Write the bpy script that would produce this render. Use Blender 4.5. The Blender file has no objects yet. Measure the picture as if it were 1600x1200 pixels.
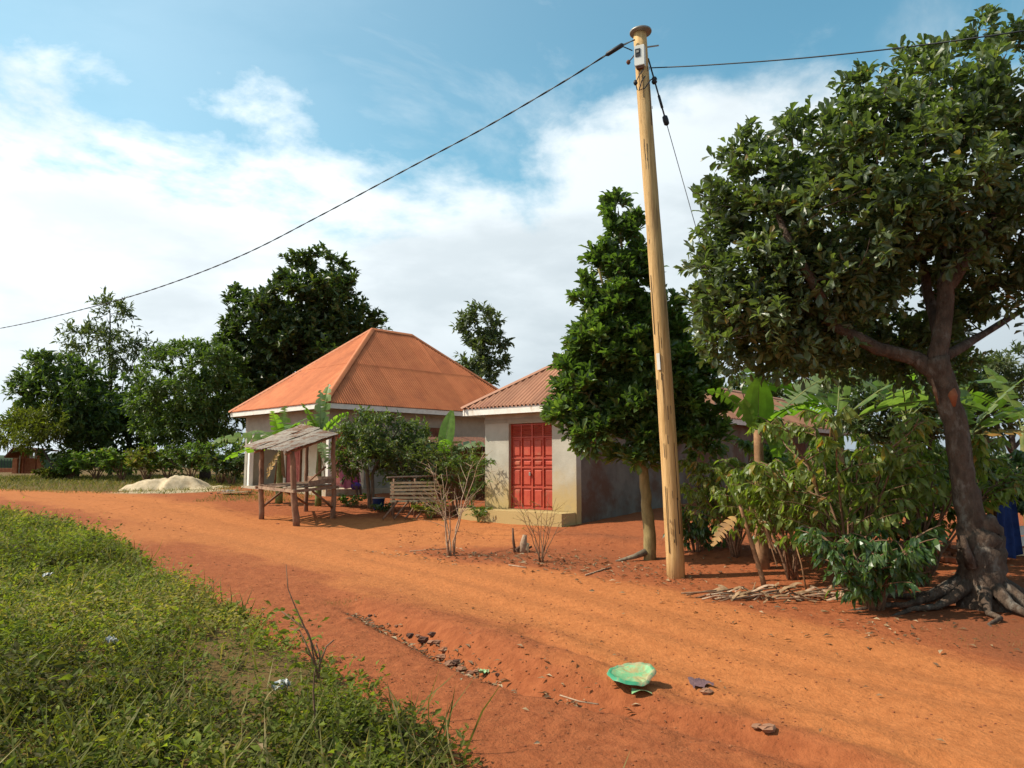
import bpy, math, random
import numpy as np
from mathutils import Vector

# ------------------------------------------------------------------ camera, sky, sun, exposure
scene = bpy.context.scene
FPX, CAMZ, PITCH = 1164.0, 1.6, math.atan(125 / 1164.0)
cam_data = bpy.data.cameras.new('camera')
cam_data.sensor_width = 36.0
cam_data.lens = 36.0 * FPX / 1600.0
cam_data.clip_start = 0.05
cam_data.clip_end = 3000
cam = bpy.data.objects.new('camera', cam_data)
scene.collection.objects.link(cam)
cam.location = (0, 0, CAMZ)
cam.rotation_euler = (math.pi / 2 + PITCH, 0, 0)
scene.camera = cam

SUN_EL, SUN_AZ = math.radians(46), math.radians(180)      # azimuth as angle of the horizontal vector to the sun
sun_vec = Vector((math.cos(SUN_EL) * math.cos(SUN_AZ), math.cos(SUN_EL) * math.sin(SUN_AZ), math.sin(SUN_EL)))
sun_data = bpy.data.lights.new('sun', 'SUN')
sun_data.energy = 5.0
sun_data.angle = math.radians(0.55)
sun_data.color = (1.0, 0.91, 0.77)
sun = bpy.data.objects.new('sun', sun_data)
scene.collection.objects.link(sun)
sun.rotation_euler = sun_vec.to_track_quat('Z', 'Y').to_euler()
sun.location = (-20, 0, 30)

world = bpy.data.worlds.new('World')
scene.world = world
world.use_nodes = True
def build_world():
    nt = world.node_tree
    nt.nodes.clear()
    N = lambda t: nt.nodes.new(t)
    L = nt.links.new
    def math_n(op, a=None, b=None, c=None, clamp=False):
        n = N('ShaderNodeMath'); n.operation = op; n.use_clamp = clamp
        for i, v in enumerate((a, b, c)):
            if v is None: continue
            if isinstance(v, (int, float)): n.inputs[i].default_value = v
            else: L(v, n.inputs[i])
        return n.outputs[0]
    def smooth(v, lo, hi, a=0.0, b=1.0):
        n = N('ShaderNodeMapRange'); n.interpolation_type = 'SMOOTHSTEP'
        L(v, n.inputs[0])
        for i, q in enumerate((lo, hi, a, b)): n.inputs[1 + i].default_value = q
        return n.outputs[0]
    out = N('ShaderNodeOutputWorld')
    sky = N('ShaderNodeTexSky'); sky.sky_type = 'NISHITA'; sky.sun_disc = False
    sky.sun_elevation = SUN_EL
    sky.sun_rotation = math.pi / 2 - SUN_AZ
    sky.air_density = 1.0; sky.dust_density = 0.6; sky.ozone_density = 1.2
    tint = N('ShaderNodeMix'); tint.data_type = 'RGBA'; tint.blend_type = 'MULTIPLY'
    tint.inputs[0].default_value = 1.0
    L(sky.outputs[0], tint.inputs[6]); tint.inputs[7].default_value = (0.86, 1.34, 1.14, 1)
    bg = N('ShaderNodeBackground'); bg.inputs[1].default_value = 0.132
    L(tint.outputs[2], bg.inputs[0])
    tc = N('ShaderNodeTexCoord')
    sep = N('ShaderNodeSeparateXYZ'); L(tc.outputs['Generated'], sep.inputs[0])
    z = sep.outputs[2]
    def noise(scale, detail, rough, zs, off=0.0, dist=0.0):
        m = N('ShaderNodeMapping'); m.inputs['Scale'].default_value = (1, 1, zs); m.inputs['Location'].default_value = (off, off * .7, off * .3)
        L(tc.outputs['Generated'], m.inputs[0])
        n = N('ShaderNodeTexNoise'); n.inputs['Scale'].default_value = scale; n.inputs['Detail'].default_value = detail
        n.inputs['Roughness'].default_value = rough; n.inputs['Distortion'].default_value = dist
        L(m.outputs[0], n.inputs['Vector'])
        return n.outputs['Fac']
    big = noise(2.3, 9, 0.58, 2.0, 8.4, 0.25)
    fine = noise(7.0, 8, 0.6, 1.8, 3.1, 0.2)
    wisp = noise(2.6, 7, 0.62, 1.5, 3.7, 0.5)
    lump = noise(3.6, 6, 0.55, 2.6, 5.2, 0.1)
    # cloud bank: full below about 22 degrees, ragged edge, open blue above
    e = math_n('ADD', z, math_n('MULTIPLY', math_n('SUBTRACT', big, 0.5), 0.44))
    e = math_n('ADD', e, math_n('MULTIPLY', math_n('SUBTRACT', fine, 0.5), 0.16))
    bank = smooth(e, 0.440, 0.345)
    veil = math_n('MULTIPLY', smooth(wisp, 0.50, 0.80), 0.55)
    # thin high haze, denser towards the sun
    cover0 = math_n('MAXIMUM', bank, veil)
    # sunlit side of the sky is brighter, far side greyer
    dot = N('ShaderNodeVectorMath'); dot.operation = 'DOT_PRODUCT'
    L(tc.outputs['Generated'], dot.inputs[0]); dot.inputs[1].default_value = tuple(sun_vec)
    haze = smooth(dot.outputs['Value'], 0.1, 0.95, 0.0, 0.30)
    cover = math_n('MAXIMUM', cover0, haze)
    glow = smooth(dot.outputs['Value'], -0.35, 0.75, 0.80, 1.25)
    shade = smooth(lump, 0.33, 0.62, 0.84, 1.04)
    low = smooth(z, 0.0, 0.30, 0.82, 1.0)
    inten = math_n('MULTIPLY', math_n('MULTIPLY', glow, shade), low)
    ramp = N('ShaderNodeMix'); ramp.data_type = 'RGBA'
    L(math_n('SUBTRACT', inten, 0.35, clamp=True), ramp.inputs[0])
    ramp.inputs[6].default_value = (0.68, 0.85, 0.96, 1); ramp.inputs[7].default_value = (0.95, 0.99, 1.0, 1)
    cb = N('ShaderNodeBackground'); L(ramp.outputs[2], cb.inputs[0])
    L(math_n('MULTIPLY', inten, 0.84), cb.inputs[1])
    mix = N('ShaderNodeMixShader'); L(cover, mix.inputs[0]); L(bg.outputs[0], mix.inputs[1]); L(cb.outputs[0], mix.inputs[2])
    L(mix.outputs[0], out.inputs[0])
build_world()
scene.view_settings.view_transform = 'Standard'
scene.view_settings.look = 'None'
scene.view_settings.exposure = 0.30
scene.view_settings.gamma = 1.0
scene.cycles.max_bounces = 8
scene.cycles.transparent_max_bounces = 6

# ------------------------------------------------------------------ helpers
rnd = random.Random(7)
rng = np.random.default_rng(11)
R = math.radians
C = scene.collection
CP, SP = math.cos(PITCH), math.sin(PITCH)

def at(px, py, Y):
    """world point seen at photo pixel (px, py) at the distance Y along the view axis on the ground"""
    u = (px - 800) / FPX; v = (600 - py) / FPX
    dy = CP - v * SP; dz = SP + v * CP
    t = Y / dy
    return Vector((u * t, Y, CAMZ + dz * t))

def hash2(ix, iy, seed):
    h = (ix.astype(np.int64) * 374761393 + iy.astype(np.int64) * 668265263 + seed * 1442695041) & 0xffffffff
    h = ((h ^ (h >> 13)) * 1274126177) & 0xffffffff
    return ((h ^ (h >> 16)) & 0xffff) / 65535.0
def vnoise(x, y, seed=0):
    x = np.asarray(x, float); y = np.asarray(y, float)
    ix = np.floor(x); iy = np.floor(y); fx = x - ix; fy = y - iy
    fx = fx * fx * (3 - 2 * fx); fy = fy * fy * (3 - 2 * fy)
    a = hash2(ix, iy, seed); b = hash2(ix + 1, iy, seed); c = hash2(ix, iy + 1, seed); d = hash2(ix + 1, iy + 1, seed)
    return (a * (1 - fx) + b * fx) * (1 - fy) + (c * (1 - fx) + d * fx) * fy
def fbm(x, y, seed=0, o=4):
    s = 0; a = .5
    for i in range(o):
        s = s + a * (vnoise(x, y, seed + i * 17) - .5); x = x * 2.03 + 3.1; y = y * 2.03 + 1.7; a *= .5
    return s
def sstep(v, a, b):
    t = np.clip((v - a) / (b - a), 0, 1); return t * t * (3 - 2 * t)

# terrain: thin-plate surface through known spots, then ruts, bank and clods
CTRL = np.array([(-3, 0, 0), (0, 0, 0), (4, 0, 0), (10, 0, 0), (-8, 0, .1), (2.4, 5, 0), (-2, 5, .03), (6, 5, 0), (2.3, 10.6, 0), (5.3, 8.4, .06), (10, 8, .06),
  (-.8, 17.6, .1), (1.2, 16.6, .12), (-5.1, 18, .1), (-6.4, 19.2, .2), (-4.6, 19.5, .22), (-5.9, 23.1, .58), (-10.5, 27.8, .72), (-13, 28, .64), (-3, 24, .5), (0, 23, .4),
  (-24, 35, .80), (-12.6, 20, .36), (-5.7, 11, .14), (-9, 15, .3), (-2, 6.5, .04), (-3.4, 9, .05), (-18, 38, .92), (-30, 45, 1.0), (-8, 40, .9), (10, 30, .7), (4, 14.2, .3), (7.5, 11, .14), (0, 13, .04), (2.5, 12.4, .12), (8, 16, .4),
  (14, 20, .5), (-20, 10, .4), (-20, 25, .6), (0, 60, 1.0), (-50, 60, 1.1), (40, 60, 1.0), (25, 10, .2), (-1, 10.5, 0), (.5, 8, 0), (-4, 13, .06)], float)
def _tps():
    n = len(CTRL); P = CTRL[:, :2]
    d = np.hypot(P[:, None, 0] - P[None, :, 0], P[:, None, 1] - P[None, :, 1])
    K = np.where(d > 0, d * d * np.log(d + 1e-9), 0) + np.eye(n) * 6.0
    Q = np.c_[np.ones(n), P]
    A = np.block([[K, Q], [Q.T, np.zeros((3, 3))]])
    return np.linalg.solve(A, np.r_[CTRL[:, 2], 0, 0, 0])
TPS = _tps()
def base_h(x, y):
    x = np.asarray(x, float); y = np.asarray(y, float)
    xc = np.clip(x, -45, 40); yc = np.clip(y, -5, 58)
    z = TPS[-3] + TPS[-2] * xc + TPS[-1] * yc
    if xc.size < 2000:
        r2 = (xc[..., None] - CTRL[:, 0]) ** 2 + (yc[..., None] - CTRL[:, 1]) ** 2
        return z + (r2 * np.log(r2 + 1e-9)) @ (TPS[:-3] * .5)
    for (px, py, _), w in zip(CTRL, TPS):
        r2 = (xc - px) ** 2 + (yc - py) ** 2
        z = z + w * .5 * r2 * np.log(r2 + 1e-9)
    return z
def gplane(px, py):
    """ground point under a photo pixel, on the smooth base surface"""
    u = (px - 800) / FPX; v = (600 - py) / FPX
    dy = CP - v * SP; dz = SP + v * CP
    t = 2.0
    for _ in range(40):
        z = float(base_h(u * t, dy * t)); tn = (z - CAMZ) / dz if dz < -1e-4 else 60
        tn = t * .5 + max(1, min(90, tn)) * .5
        if abs(tn - t) < 1e-3: break
        t = tn
    return (u * t, dy * t)
def gline(pts): return np.array([gplane(*p) for p in pts])
def seg_dist(x, y, line):
    best = np.full(np.shape(x), 1e9); side = np.zeros(np.shape(x)); tt = np.zeros(np.shape(x))
    for i in range(len(line) - 1):
        ax, ay = line[i]; bx, by = line[i + 1]; dx, dy = bx - ax, by - ay; l2 = dx * dx + dy * dy
        t = np.clip(((x - ax) * dx + (y - ay) * dy) / l2, 0, 1)
        d = np.hypot(x - ax - t * dx, y - ay - t * dy)
        s = np.sign((x - ax) * dy - (y - ay) * dx)
        m = d < best
        best = np.where(m, d, best); side = np.where(m, s, side); tt = np.where(m, i + t, tt)
    return best, side, tt
GULLY = gline([(470, 915), (540, 945), (610, 975), (655, 993), (700, 1015), (760, 1042), (850, 1072), (1000, 1108), (1120, 1135), (1200, 1155), (1330, 1200), (1500, 1290)])
RUT2 = gline([(820, 985), (860, 1010), (930, 1035), (1010, 1062), (1090, 1090), (1180, 1110), (1330, 1150), (1600, 1230)])
RUT3 = gline([(560, 868), (700, 900), (850, 938), (1050, 990), (1300, 1052), (1640, 1118)])
TRACK = gline([(1750, 1200), (1500, 1100), (1250, 1040), (1050, 985), (900, 945), (700, 895), (560, 868), (420, 838), (300, 815), (180, 785), (60, 770), (-60, 762)])
EDGE = gline([(-60, 806), (20, 813), (110, 826), (185, 858), (220, 890), (290, 930), (380, 975), (450, 1010), (540, 1060), (620, 1120), (690, 1170), (750, 1215), (860, 1330)])
EDGE_Y = np.r_[EDGE[::-1, 1], EDGE[0, 1] + .8]; EDGE_X = np.r_[EDGE[::-1, 0], -70.0]     # beyond its far end the verge stops
def x_edge(y): return np.interp(y, EDGE_Y, EDGE_X)
BANKL = gline([(600, 842), (690, 838), (760, 832), (860, 838), (960, 846), (1040, 850), (1150, 865), (1280, 880)])
YARD = gline([(560, 822), (620, 860), (700, 880), (850, 893), (1000, 912), (1120, 945), (1300, 985), (1450, 1020), (1620, 1065), (1800, 1110)])
def hgt(x, y):
    x = np.asarray(x, float); y = np.asarray(y, float)
    z = base_h(x, y)
    near = 1 - sstep(np.hypot(x, y), 22, 45)
    d, s, t = seg_dist(x, y, GULLY)
    w = 0.10 + .05 * vnoise(x * 2, y * 2, 3)
    amp = np.interp(t, [0, 1, 2.5, 4, 5.5, 7, 9, 11], [.0, .04, .17, .20, .14, .07, .08, .04])
    z = z - amp * np.exp(-(d / (w * 1.25)) ** 2)
    # the far side of the washout rises as a soft bank
    z = z + np.where(s < 0, 1, 0) * 0.12 * np.interp(t, [0, 2, 4, 6, 7, 11], [0, .5, 1, .9, .3, .2]) * np.exp(-((d - .45) / .3) ** 2)
    d2, s2, t2 = seg_dist(x, y, RUT2)
    z = z - .035 * np.exp(-(d2 / .11) ** 2) + .015 * np.exp(-((d2 - .25) / .12) ** 2)
    d5, _, _ = seg_dist(x, y, RUT3)
    z = z - .022 * np.exp(-(d5 / .16) ** 2) + .008 * np.exp(-((d5 - .28) / .12) ** 2)
    d3, _, _ = seg_dist(x, y, TRACK)
    z = z - .035 * np.exp(-((d3 - .75) / .28) ** 2) * near
    # yard bank
    d4, s4, t4 = seg_dist(x, y, BANKL)
    rag = fbm(x * 1.6, y * 1.6, 31) * .5
    z = z + .09 * np.exp(-((d4 + rag) / .5) ** 2) * np.clip(t4, 0, 1) + .05 * np.clip(fbm(x * 4, y * 4, 37), 0, 1) * np.exp(-(d4 / .7) ** 2) * 2
    rough = np.where(d3 < 1.2, .35, 1.0)
    z = z + near * (.05 * fbm(x * .8, y * .8, 5, 3) + rough * .03 * fbm(x * 4, y * 4, 9, 3) + rough * .010 * fbm(x * 16, y * 16, 12, 3))
    z = z + near * .022 * fbm(x * 9, y * 9, 41, 3) * (1 - sstep(np.abs(d - .35), .1, .5)) * np.clip(t, 0, 1) * 2
    z = z + .018 * fbm(x * 22, y * 22, 43, 2) * (1 - sstep(x - x_edge(y), .2, 1.6)) * near
    lb = np.exp(-(((x + 9.5) / 3.5) ** 2 + ((y - 19.0) / 4.0) ** 2))
    z = z + .10 * np.clip(fbm(x * 3, y * 3, 45, 4), 0, 1) * lb
    # verge stands a little proud
    z = z + .06 * sstep(x_edge(y) - x, -.1, .6) * near
    return z
def gz(x, y): return float(hgt(np.array([x]), np.array([y]))[0])
def G(px, py):
    u = (px - 800) / FPX; v = (600 - py) / FPX
    dy = CP - v * SP; dz = SP + v * CP
    x, y = gplane(px, py); t = y / dy
    for _ in range(6):
        t = t * .4 + .6 * (gz(u * t, dy * t) - CAMZ) / dz
    return Vector((u * t, dy * t, gz(u * t, dy * t)))

def tag(o, label=None, cat=None, group=None, kind=None):
    if label: o['label'] = label
    if cat: o['category'] = cat
    if group: o['group'] = group
    if kind: o['kind'] = kind
    return o
def thing(name, label, cat, loc=(0, 0, 0), group=None):
    o = bpy.data.objects.new(name, None); C.objects.link(o); o.location = loc
    o.empty_display_size = .1
    return tag(o, label, cat, group)
def origin(o):
    v = Vector((0, 0, 0))
    while o is not None:
        v += o.location; o = o.parent
    return v
class MB:
    """collects world-space geometry; build() links it as ONE mesh object"""
    def __init__(s): s.v = []; s.f = []
    def add(s, vs, fs):
        b = len(s.v); s.v.extend([tuple(p) for p in vs]); s.f.extend([tuple(b + i for i in q) for q in fs])
    def box(s, c, size, ax=None, bev=0.0):
        c = Vector(c); ax = ax or (Vector((1, 0, 0)), Vector((0, 1, 0)), Vector((0, 0, 1)))
        hx, hy, hz = [d / 2 for d in size]
        if bev <= 0:
            vs = [c + ax[0] * (hx * i) + ax[1] * (hy * j) + ax[2] * (hz * k) for k in (-1, 1) for j in (-1, 1) for i in (-1, 1)]
            s.add(vs, [(0, 2, 3, 1), (4, 5, 7, 6), (0, 1, 5, 4), (2, 6, 7, 3), (0, 4, 6, 2), (1, 3, 7, 5)])
        else:
            vs = []
            for k in (-1, 1):
                for (i, j) in ((-1, -1), (1, -1), (1, 1), (-1, 1)):
                    vs.append(c + ax[0] * (i * (hx - bev)) + ax[1] * (j * (hy - bev)) + ax[2] * (k * hz))
            ring = []
            for k in (-1, 1):
                for (i, j) in ((-1, -1), (1, -1), (1, 1), (-1, 1)):
                    ring.append(c + ax[0] * (i * hx) + ax[1] * (j * hy) + ax[2] * (k * (hz - bev)))
            fs = [(3, 2, 1, 0), (4, 5, 6, 7)]
            for q in range(4):
                n = (q + 1) % 4
                fs += [(q, n, 8 + n, 8 + q), (8 + q, 8 + n, 12 + n, 12 + q), (12 + q, 12 + n, 4 + n, 4 + q)]
            s.add(vs + ring, fs)
    def beam(s, p, q, w, h, up=(0, 0, 1), bev=0.0):
        p = Vector(p); q = Vector(q); d = (q - p); l = d.length; d.normalize()
        up = Vector(up); sd = d.cross(up)
        if sd.length < 1e-3: sd = d.cross(Vector((1, 0, 0)))
        sd.normalize(); u2 = sd.cross(d)
        s.box((p + q) / 2, (l, w, h), (d, sd, u2), bev)
    def tube(s, pts, rad, n=6, caps=True, wob=0.0):
        pts = [Vector(p) for p in pts]
        if not hasattr(rad, '__len__'): rad = [rad] * len(pts)
        vs = []; prev = None
        for i, p in enumerate(pts):
            d = (pts[min(i + 1, len(pts) - 1)] - pts[max(i - 1, 0)])
            if d.length < 1e-9: d = Vector((0, 0, 1))
            d.normalize()
            if prev is None:
                a = d.orthogonal().normalized()
            else:
                a = prev - d * prev.dot(d)
                a = a.normalized() if a.length > 1e-6 else d.orthogonal().normalized()
            prev = a; b = d.cross(a)
            for k in range(n):
                t = 2 * math.pi * k / n; r = rad[i] * (1 + (rnd.uniform(-wob, wob) if wob else 0))
                vs.append(p + a * (math.cos(t) * r) + b * (math.sin(t) * r))
        fs = []
        for i in range(len(pts) - 1):
            for k in range(n):
                m = (k + 1) % n
                fs.append((i * n + k, i * n + m, (i + 1) * n + m, (i + 1) * n + k))
        if caps:
            fs.append(tuple(range(n - 1, -1, -1))); fs.append(tuple((len(pts) - 1) * n + k for k in range(n)))
        s.add(vs, fs)
    def lathe(s, prof, c, n=12, ax=None):
        c = Vector(c); ax = ax or (Vector((1, 0, 0)), Vector((0, 1, 0)), Vector((0, 0, 1)))
        vs = []
        for r, z in prof:
            for k in range(n):
                t = 2 * math.pi * k / n
                vs.append(c + ax[0] * (r * math.cos(t)) + ax[1] * (r * math.sin(t)) + ax[2] * z)
        fs = [(i * n + k, i * n + (k + 1) % n, (i + 1) * n + (k + 1) % n, (i + 1) * n + k) for i in range(len(prof) - 1) for k in range(n)]
        fs.append(tuple(range(n - 1, -1, -1))); fs.append(tuple((len(prof) - 1) * n + k for k in range(n)))
        s.add(vs, fs)
    def build(s, name, m, parent=None, smooth=False):
        off = origin(parent) if parent else Vector((0, 0, 0))
        me = bpy.data.meshes.new(name)
        me.from_pydata([(p[0] - off.x, p[1] - off.y, p[2] - off.z) for p in s.v], [], s.f)
        me.materials.append(MAT[m] if isinstance(m, str) else m)
        if smooth: me.polygons.foreach_set('use_smooth', [True] * len(me.polygons))
        me.update()
        o = bpy.data.objects.new(name, me); C.objects.link(o)
        if parent: o.parent = parent
        return o
def np_mesh(name, V, F, m, parent=None, smooth=False, attrs=None):
    """V (n,3), F (m,k) with constant k"""
    off = origin(parent) if parent else Vector((0, 0, 0))
    V = np.asarray(V, np.float32) - np.array(off, np.float32)
    F = np.asarray(F, np.int32); k = F.shape[1]
    me = bpy.data.meshes.new(name)
    me.vertices.add(len(V)); me.vertices.foreach_set('co', V.ravel())
    me.loops.add(F.size); me.loops.foreach_set('vertex_index', F.ravel())
    me.polygons.add(len(F)); me.polygons.foreach_set('loop_start', np.arange(len(F), dtype=np.int32) * k)
    me.polygons.foreach_set('use_smooth', np.full(len(F), smooth))
    me.materials.append(MAT[m] if isinstance(m, str) else m)
    me.update(calc_edges=True)
    for a, arr in (attrs or {}).items():
        at_ = me.attributes.new(a, 'FLOAT', 'POINT'); at_.data.foreach_set('value', np.asarray(arr, np.float32))
    o = bpy.data.objects.new(name, me); C.objects.link(o)
    if parent: o.parent = parent
    return o

# ------------------------------------------------------------------ materials
MAT = {}
def new_mat(name):
    m = bpy.data.materials.new(name); m.use_nodes = True; m.node_tree.nodes.clear(); MAT[name] = m
    nt = m.node_tree
    return m, nt, nt.nodes.new, nt.links.new
def noise_node(N, L, vec, scale, detail=5, rough=.55):
    n = N('ShaderNodeTexNoise'); n.inputs['Scale'].default_value = scale; n.inputs['Detail'].default_value = detail; n.inputs['Roughness'].default_value = rough
    L(vec, n.inputs['Vector']); return n.outputs['Fac']
def mixc(N, L, fac, a, b, mode='MIX'):
    n = N('ShaderNodeMix'); n.data_type = 'RGBA'; n.blend_type = mode
    for i, v in ((0, fac), (6, a), (7, b)):
        if isinstance(v, (int, float)): n.inputs[i].default_value = v
        elif isinstance(v, tuple): n.inputs[i].default_value = (*v[:3], 1)
        else: L(v, n.inputs[i])
    return n.outputs[2]
def maprange(N, L, v, a, b, c=0.0, d=1.0):
    n = N('ShaderNodeMapRange'); n.interpolation_type = 'SMOOTHSTEP'; L(v, n.inputs[0])
    for i, q in enumerate((a, b, c, d)): n.inputs[1 + i].default_value = q
    return n.outputs[0]
def surf(name, c1, c2, scale=6, rough=.8, bump=.3, bscale=None, stretch=(1, 1, 1), c3=None, c3scale=1.2, c3lo=.55, c3hi=.7, metal=0.0, spec=.3, bdist=.01):
    m, nt, N, L = new_mat(name)
    tc = N('ShaderNodeTexCoord'); mp = N('ShaderNodeMapping'); mp.inputs['Scale'].default_value = stretch
    L(tc.outputs['Object'], mp.inputs[0]); vec = mp.outputs[0]
    f = maprange(N, L, noise_node(N, L, vec, scale, 8, .6), .3, .7)
    col = mixc(N, L, f, c1, c2)
    if c3:
        g = maprange(N, L, noise_node(N, L, vec, c3scale, 7, .65), c3lo, c3hi)
        col = mixc(N, L, g, col, c3)
    oi = N('ShaderNodeObjectInfo'); hv = N('ShaderNodeHueSaturation')
    mr = N('ShaderNodeMapRange'); L(oi.outputs['Random'], mr.inputs[0]); mr.inputs[3].default_value = .88; mr.inputs[4].default_value = 1.10
    L(mr.outputs[0], hv.inputs['Value']); L(col, hv.inputs['Color']); col = hv.outputs[0]
    p = N('ShaderNodeBsdfPrincipled'); L(col, p.inputs['Base Color']); p.inputs['Roughness'].default_value = rough
    p.inputs['Metallic'].default_value = metal; p.inputs['Specular IOR Level'].default_value = spec
    if bump:
        b = N('ShaderNodeBump'); b.inputs['Strength'].default_value = bump; b.inputs['Distance'].default_value = bdist
        L(noise_node(N, L, vec, bscale or scale * 4, 7, .65), b.inputs['Height']); L(b.outputs[0], p.inputs['Normal'])
    o = N('ShaderNodeOutputMaterial'); L(p.outputs[0], o.inputs[0])
    return m
def leafmat(name, cols, rough=.42, trans=.25, spec=.35, tcol=None):
    """cols: list of (position, colour) over the per-leaf random value"""
    m, nt, N, L = new_mat(name)
    a = N('ShaderNodeAttribute'); a.attribute_name = 'rnd'
    r = N('ShaderNodeValToRGB'); L(a.outputs['Fac'], r.inputs[0])
    while len(r.color_ramp.elements) < len(cols): r.color_ramp.elements.new(.5)
    for e, (pos, c) in zip(r.color_ramp.elements, cols): e.position = pos; e.color = (*c, 1)
    tc = N('ShaderNodeTexCoord')
    f = noise_node(N, L, tc.outputs['Object'], 9, 4)
    col = mixc(N, L, maprange(N, L, f, .3, .7, 0, .35), r.outputs[0], (.02, .03, .008))
    p = N('ShaderNodeBsdfPrincipled'); L(col, p.inputs['Base Color']); p.inputs['Roughness'].default_value = rough; p.inputs['Specular IOR Level'].default_value = spec
    t = N('ShaderNodeBsdfTranslucent'); L(mixc(N, L, 1.0, col, tcol or (2.2, 2.6, .8), 'MULTIPLY'), t.inputs[0])
    mx = N('ShaderNodeMixShader'); mx.inputs[0].default_value = trans
    L(p.outputs[0], mx.inputs[1]); L(t.outputs[0], mx.inputs[2])
    o = N('ShaderNodeOutputMaterial'); L(mx.outputs[0], o.inputs[0])
    return m

leafmat('leaf_dark', [(0, (.035, .054, .018)), (.55, (.058, .085, .026)), (.9, (.10, .135, .036)), (1, (.15, .15, .04))], .4, .25, .4)
leafmat('leaf_big', [(0, (.060, .080, .034)), (.5, (.098, .125, .050)), (.88, (.15, .18, .075)), (.97, (.22, .23, .09)), (1, (.24, .15, .05))], .38, .30, .5)
leafmat('leaf_jack', [(0, (.055, .090, .026)), (.5, (.085, .135, .036)), (.88, (.13, .19, .05)), (1, (.20, .23, .06))], .34, .34, .5)
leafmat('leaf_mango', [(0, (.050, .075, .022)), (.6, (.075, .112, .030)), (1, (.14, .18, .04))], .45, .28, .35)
leafmat('leaf_mango_pale', [(0, (.065, .095, .026)), (.6, (.095, .14, .034)), (1, (.17, .22, .045))], .45, .3, .3)  # lighter, yellower leaf colour of the round topped tree
leafmat('leaf_grey', [(0, (.06, .075, .035)), (.6, (.10, .12, .055)), (1, (.17, .18, .08))], .5, .28)
leafmat('leaf_yellow', [(0, (.09, .10, .015)), (.6, (.14, .15, .02)), (1, (.2, .19, .03))], .5, .3)
leafmat('leaf_bush', [(0, (.055, .09, .02)), (.55, (.09, .145, .03)), (.9, (.14, .20, .04)), (1, (.22, .19, .05))], .45, .32, .3)
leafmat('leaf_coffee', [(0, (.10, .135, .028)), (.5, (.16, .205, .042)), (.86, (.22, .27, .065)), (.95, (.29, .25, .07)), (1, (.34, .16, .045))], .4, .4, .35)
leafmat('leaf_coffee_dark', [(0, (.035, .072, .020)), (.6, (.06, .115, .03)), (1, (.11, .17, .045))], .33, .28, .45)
leafmat('leaf_banana', [(0, (.08, .15, .02)), (.6, (.13, .22, .035)), (1, (.20, .27, .06))], .4, .45, .4)
leafmat('leaf_banana_pale', [(0, (.13, .19, .07)), (1, (.20, .26, .11))], .45, .35)
leafmat('leaf_banana_dry', [(0, (.28, .13, .03)), (1, (.42, .24, .06))], .6, .3)
leafmat('leaf_weed', [(0, (.080, .068, .022)), (.2, (.10, .105, .023)), (.5, (.165, .20, .034)), (.78, (.24, .28, .048)), (.92, (.33, .26, .10)), (1, (.36, .25, .15))], .6, .4, .1, tcol=(1.7, 1.8, .55))
leafmat('leaf_grass', [(0, (.10, .11, .025)), (.6, (.18, .18, .045)), (1, (.32, .25, .11))], .6, .3, .12, tcol=(1.7, 1.7, .7))
leafmat('leaf_dry', [(0, (.10, .05, .022)), (.5, (.22, .12, .055)), (.85, (.38, .25, .13)), (1, (.52, .40, .25))], .7, .15, tcol=(1.2, 1.0, .8))
leafmat('leaf_red', [(0, (.12, .035, .02)), (1, (.28, .09, .04))], .6, .25, tcol=(1.4, 1, .8))

leafmat('leaf_olive', [(0, (.055, .075, .022)), (.5, (.095, .125, .036)), (.9, (.15, .18, .05)), (1, (.24, .22, .05))], .42, .3)
surf('bark_brown', (.10, .05, .03), (.19, .105, .065), 14, .9, .8, 30, (1, 1, .35), c3=(.24, .2, .15), c3scale=6)
surf('bark_grey', (.10, .075, .05), (.2, .16, .11), 14, .9, .7, 30, (1, 1, .3), c3=(.26, .23, .17), c3scale=5)
surf('bark_mossy', (.20, .15, .06), (.32, .24, .10), 12, .9, .6, 30, (1, 1, .4), c3=(.13, .07, .035), c3scale=4)
surf('bark_dark', (.035, .025, .018), (.07, .05, .035), 10, .9, .5)
surf('bark_big', (.065, .042, .028), (.145, .095, .064), 11, .92, 1.0, 26, (1, 1, .45), c3=(.20, .165, .13), c3scale=7, c3lo=.52, c3hi=.68, bdist=.06)
surf('bark_cut', (.20, .06, .025), (.28, .10, .04), 12, .8, .4)
surf('root_wood', (.22, .09, .035), (.38, .19, .08), 12, .9, .8, 30, bdist=.02)
surf('stem_green', (.10, .15, .035), (.20, .19, .06), 10, .6, .3, c3=(.12, .07, .03), c3scale=4)
surf('stem_dry', (.22, .11, .05), (.36, .2, .10), 12, .8, .4)
surf('twig', (.12, .06, .032), (.24, .14, .08), 20, .85, .4)
surf('twig_pale', (.25, .15, .09), (.42, .29, .19), 20, .8, .4)
surf('pole_wood', (.40, .23, .08), (.58, .37, .16), 5, .75, .6, 18, (6, 6, .35), c3=(.17, .09, .04), c3scale=1.4, c3lo=.54, c3hi=.74, bdist=.02)
surf('stall_wood', (.17, .085, .05), (.30, .17, .10), 10, .85, .6, 30, (1, 1, .4), c3=(.10, .05, .03), c3scale=5)
surf('board_wood', (.22, .13, .085), (.38, .26, .17), 8, .85, .5, 26, (1, 1, 1), c3=(.13, .075, .05), c3scale=6)
surf('board_pale', (.42, .31, .18), (.62, .48, .28), 8, .8, .4)
surf('old_iron', (.24, .19, .15), (.36, .29, .22), 7, .65, .3, c3=(.17, .075, .035), c3scale=3, c3lo=.46, c3hi=.62, metal=.1)
surf('rust', (.09, .035, .02), (.17, .07, .035), 8, .85, .5)
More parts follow.
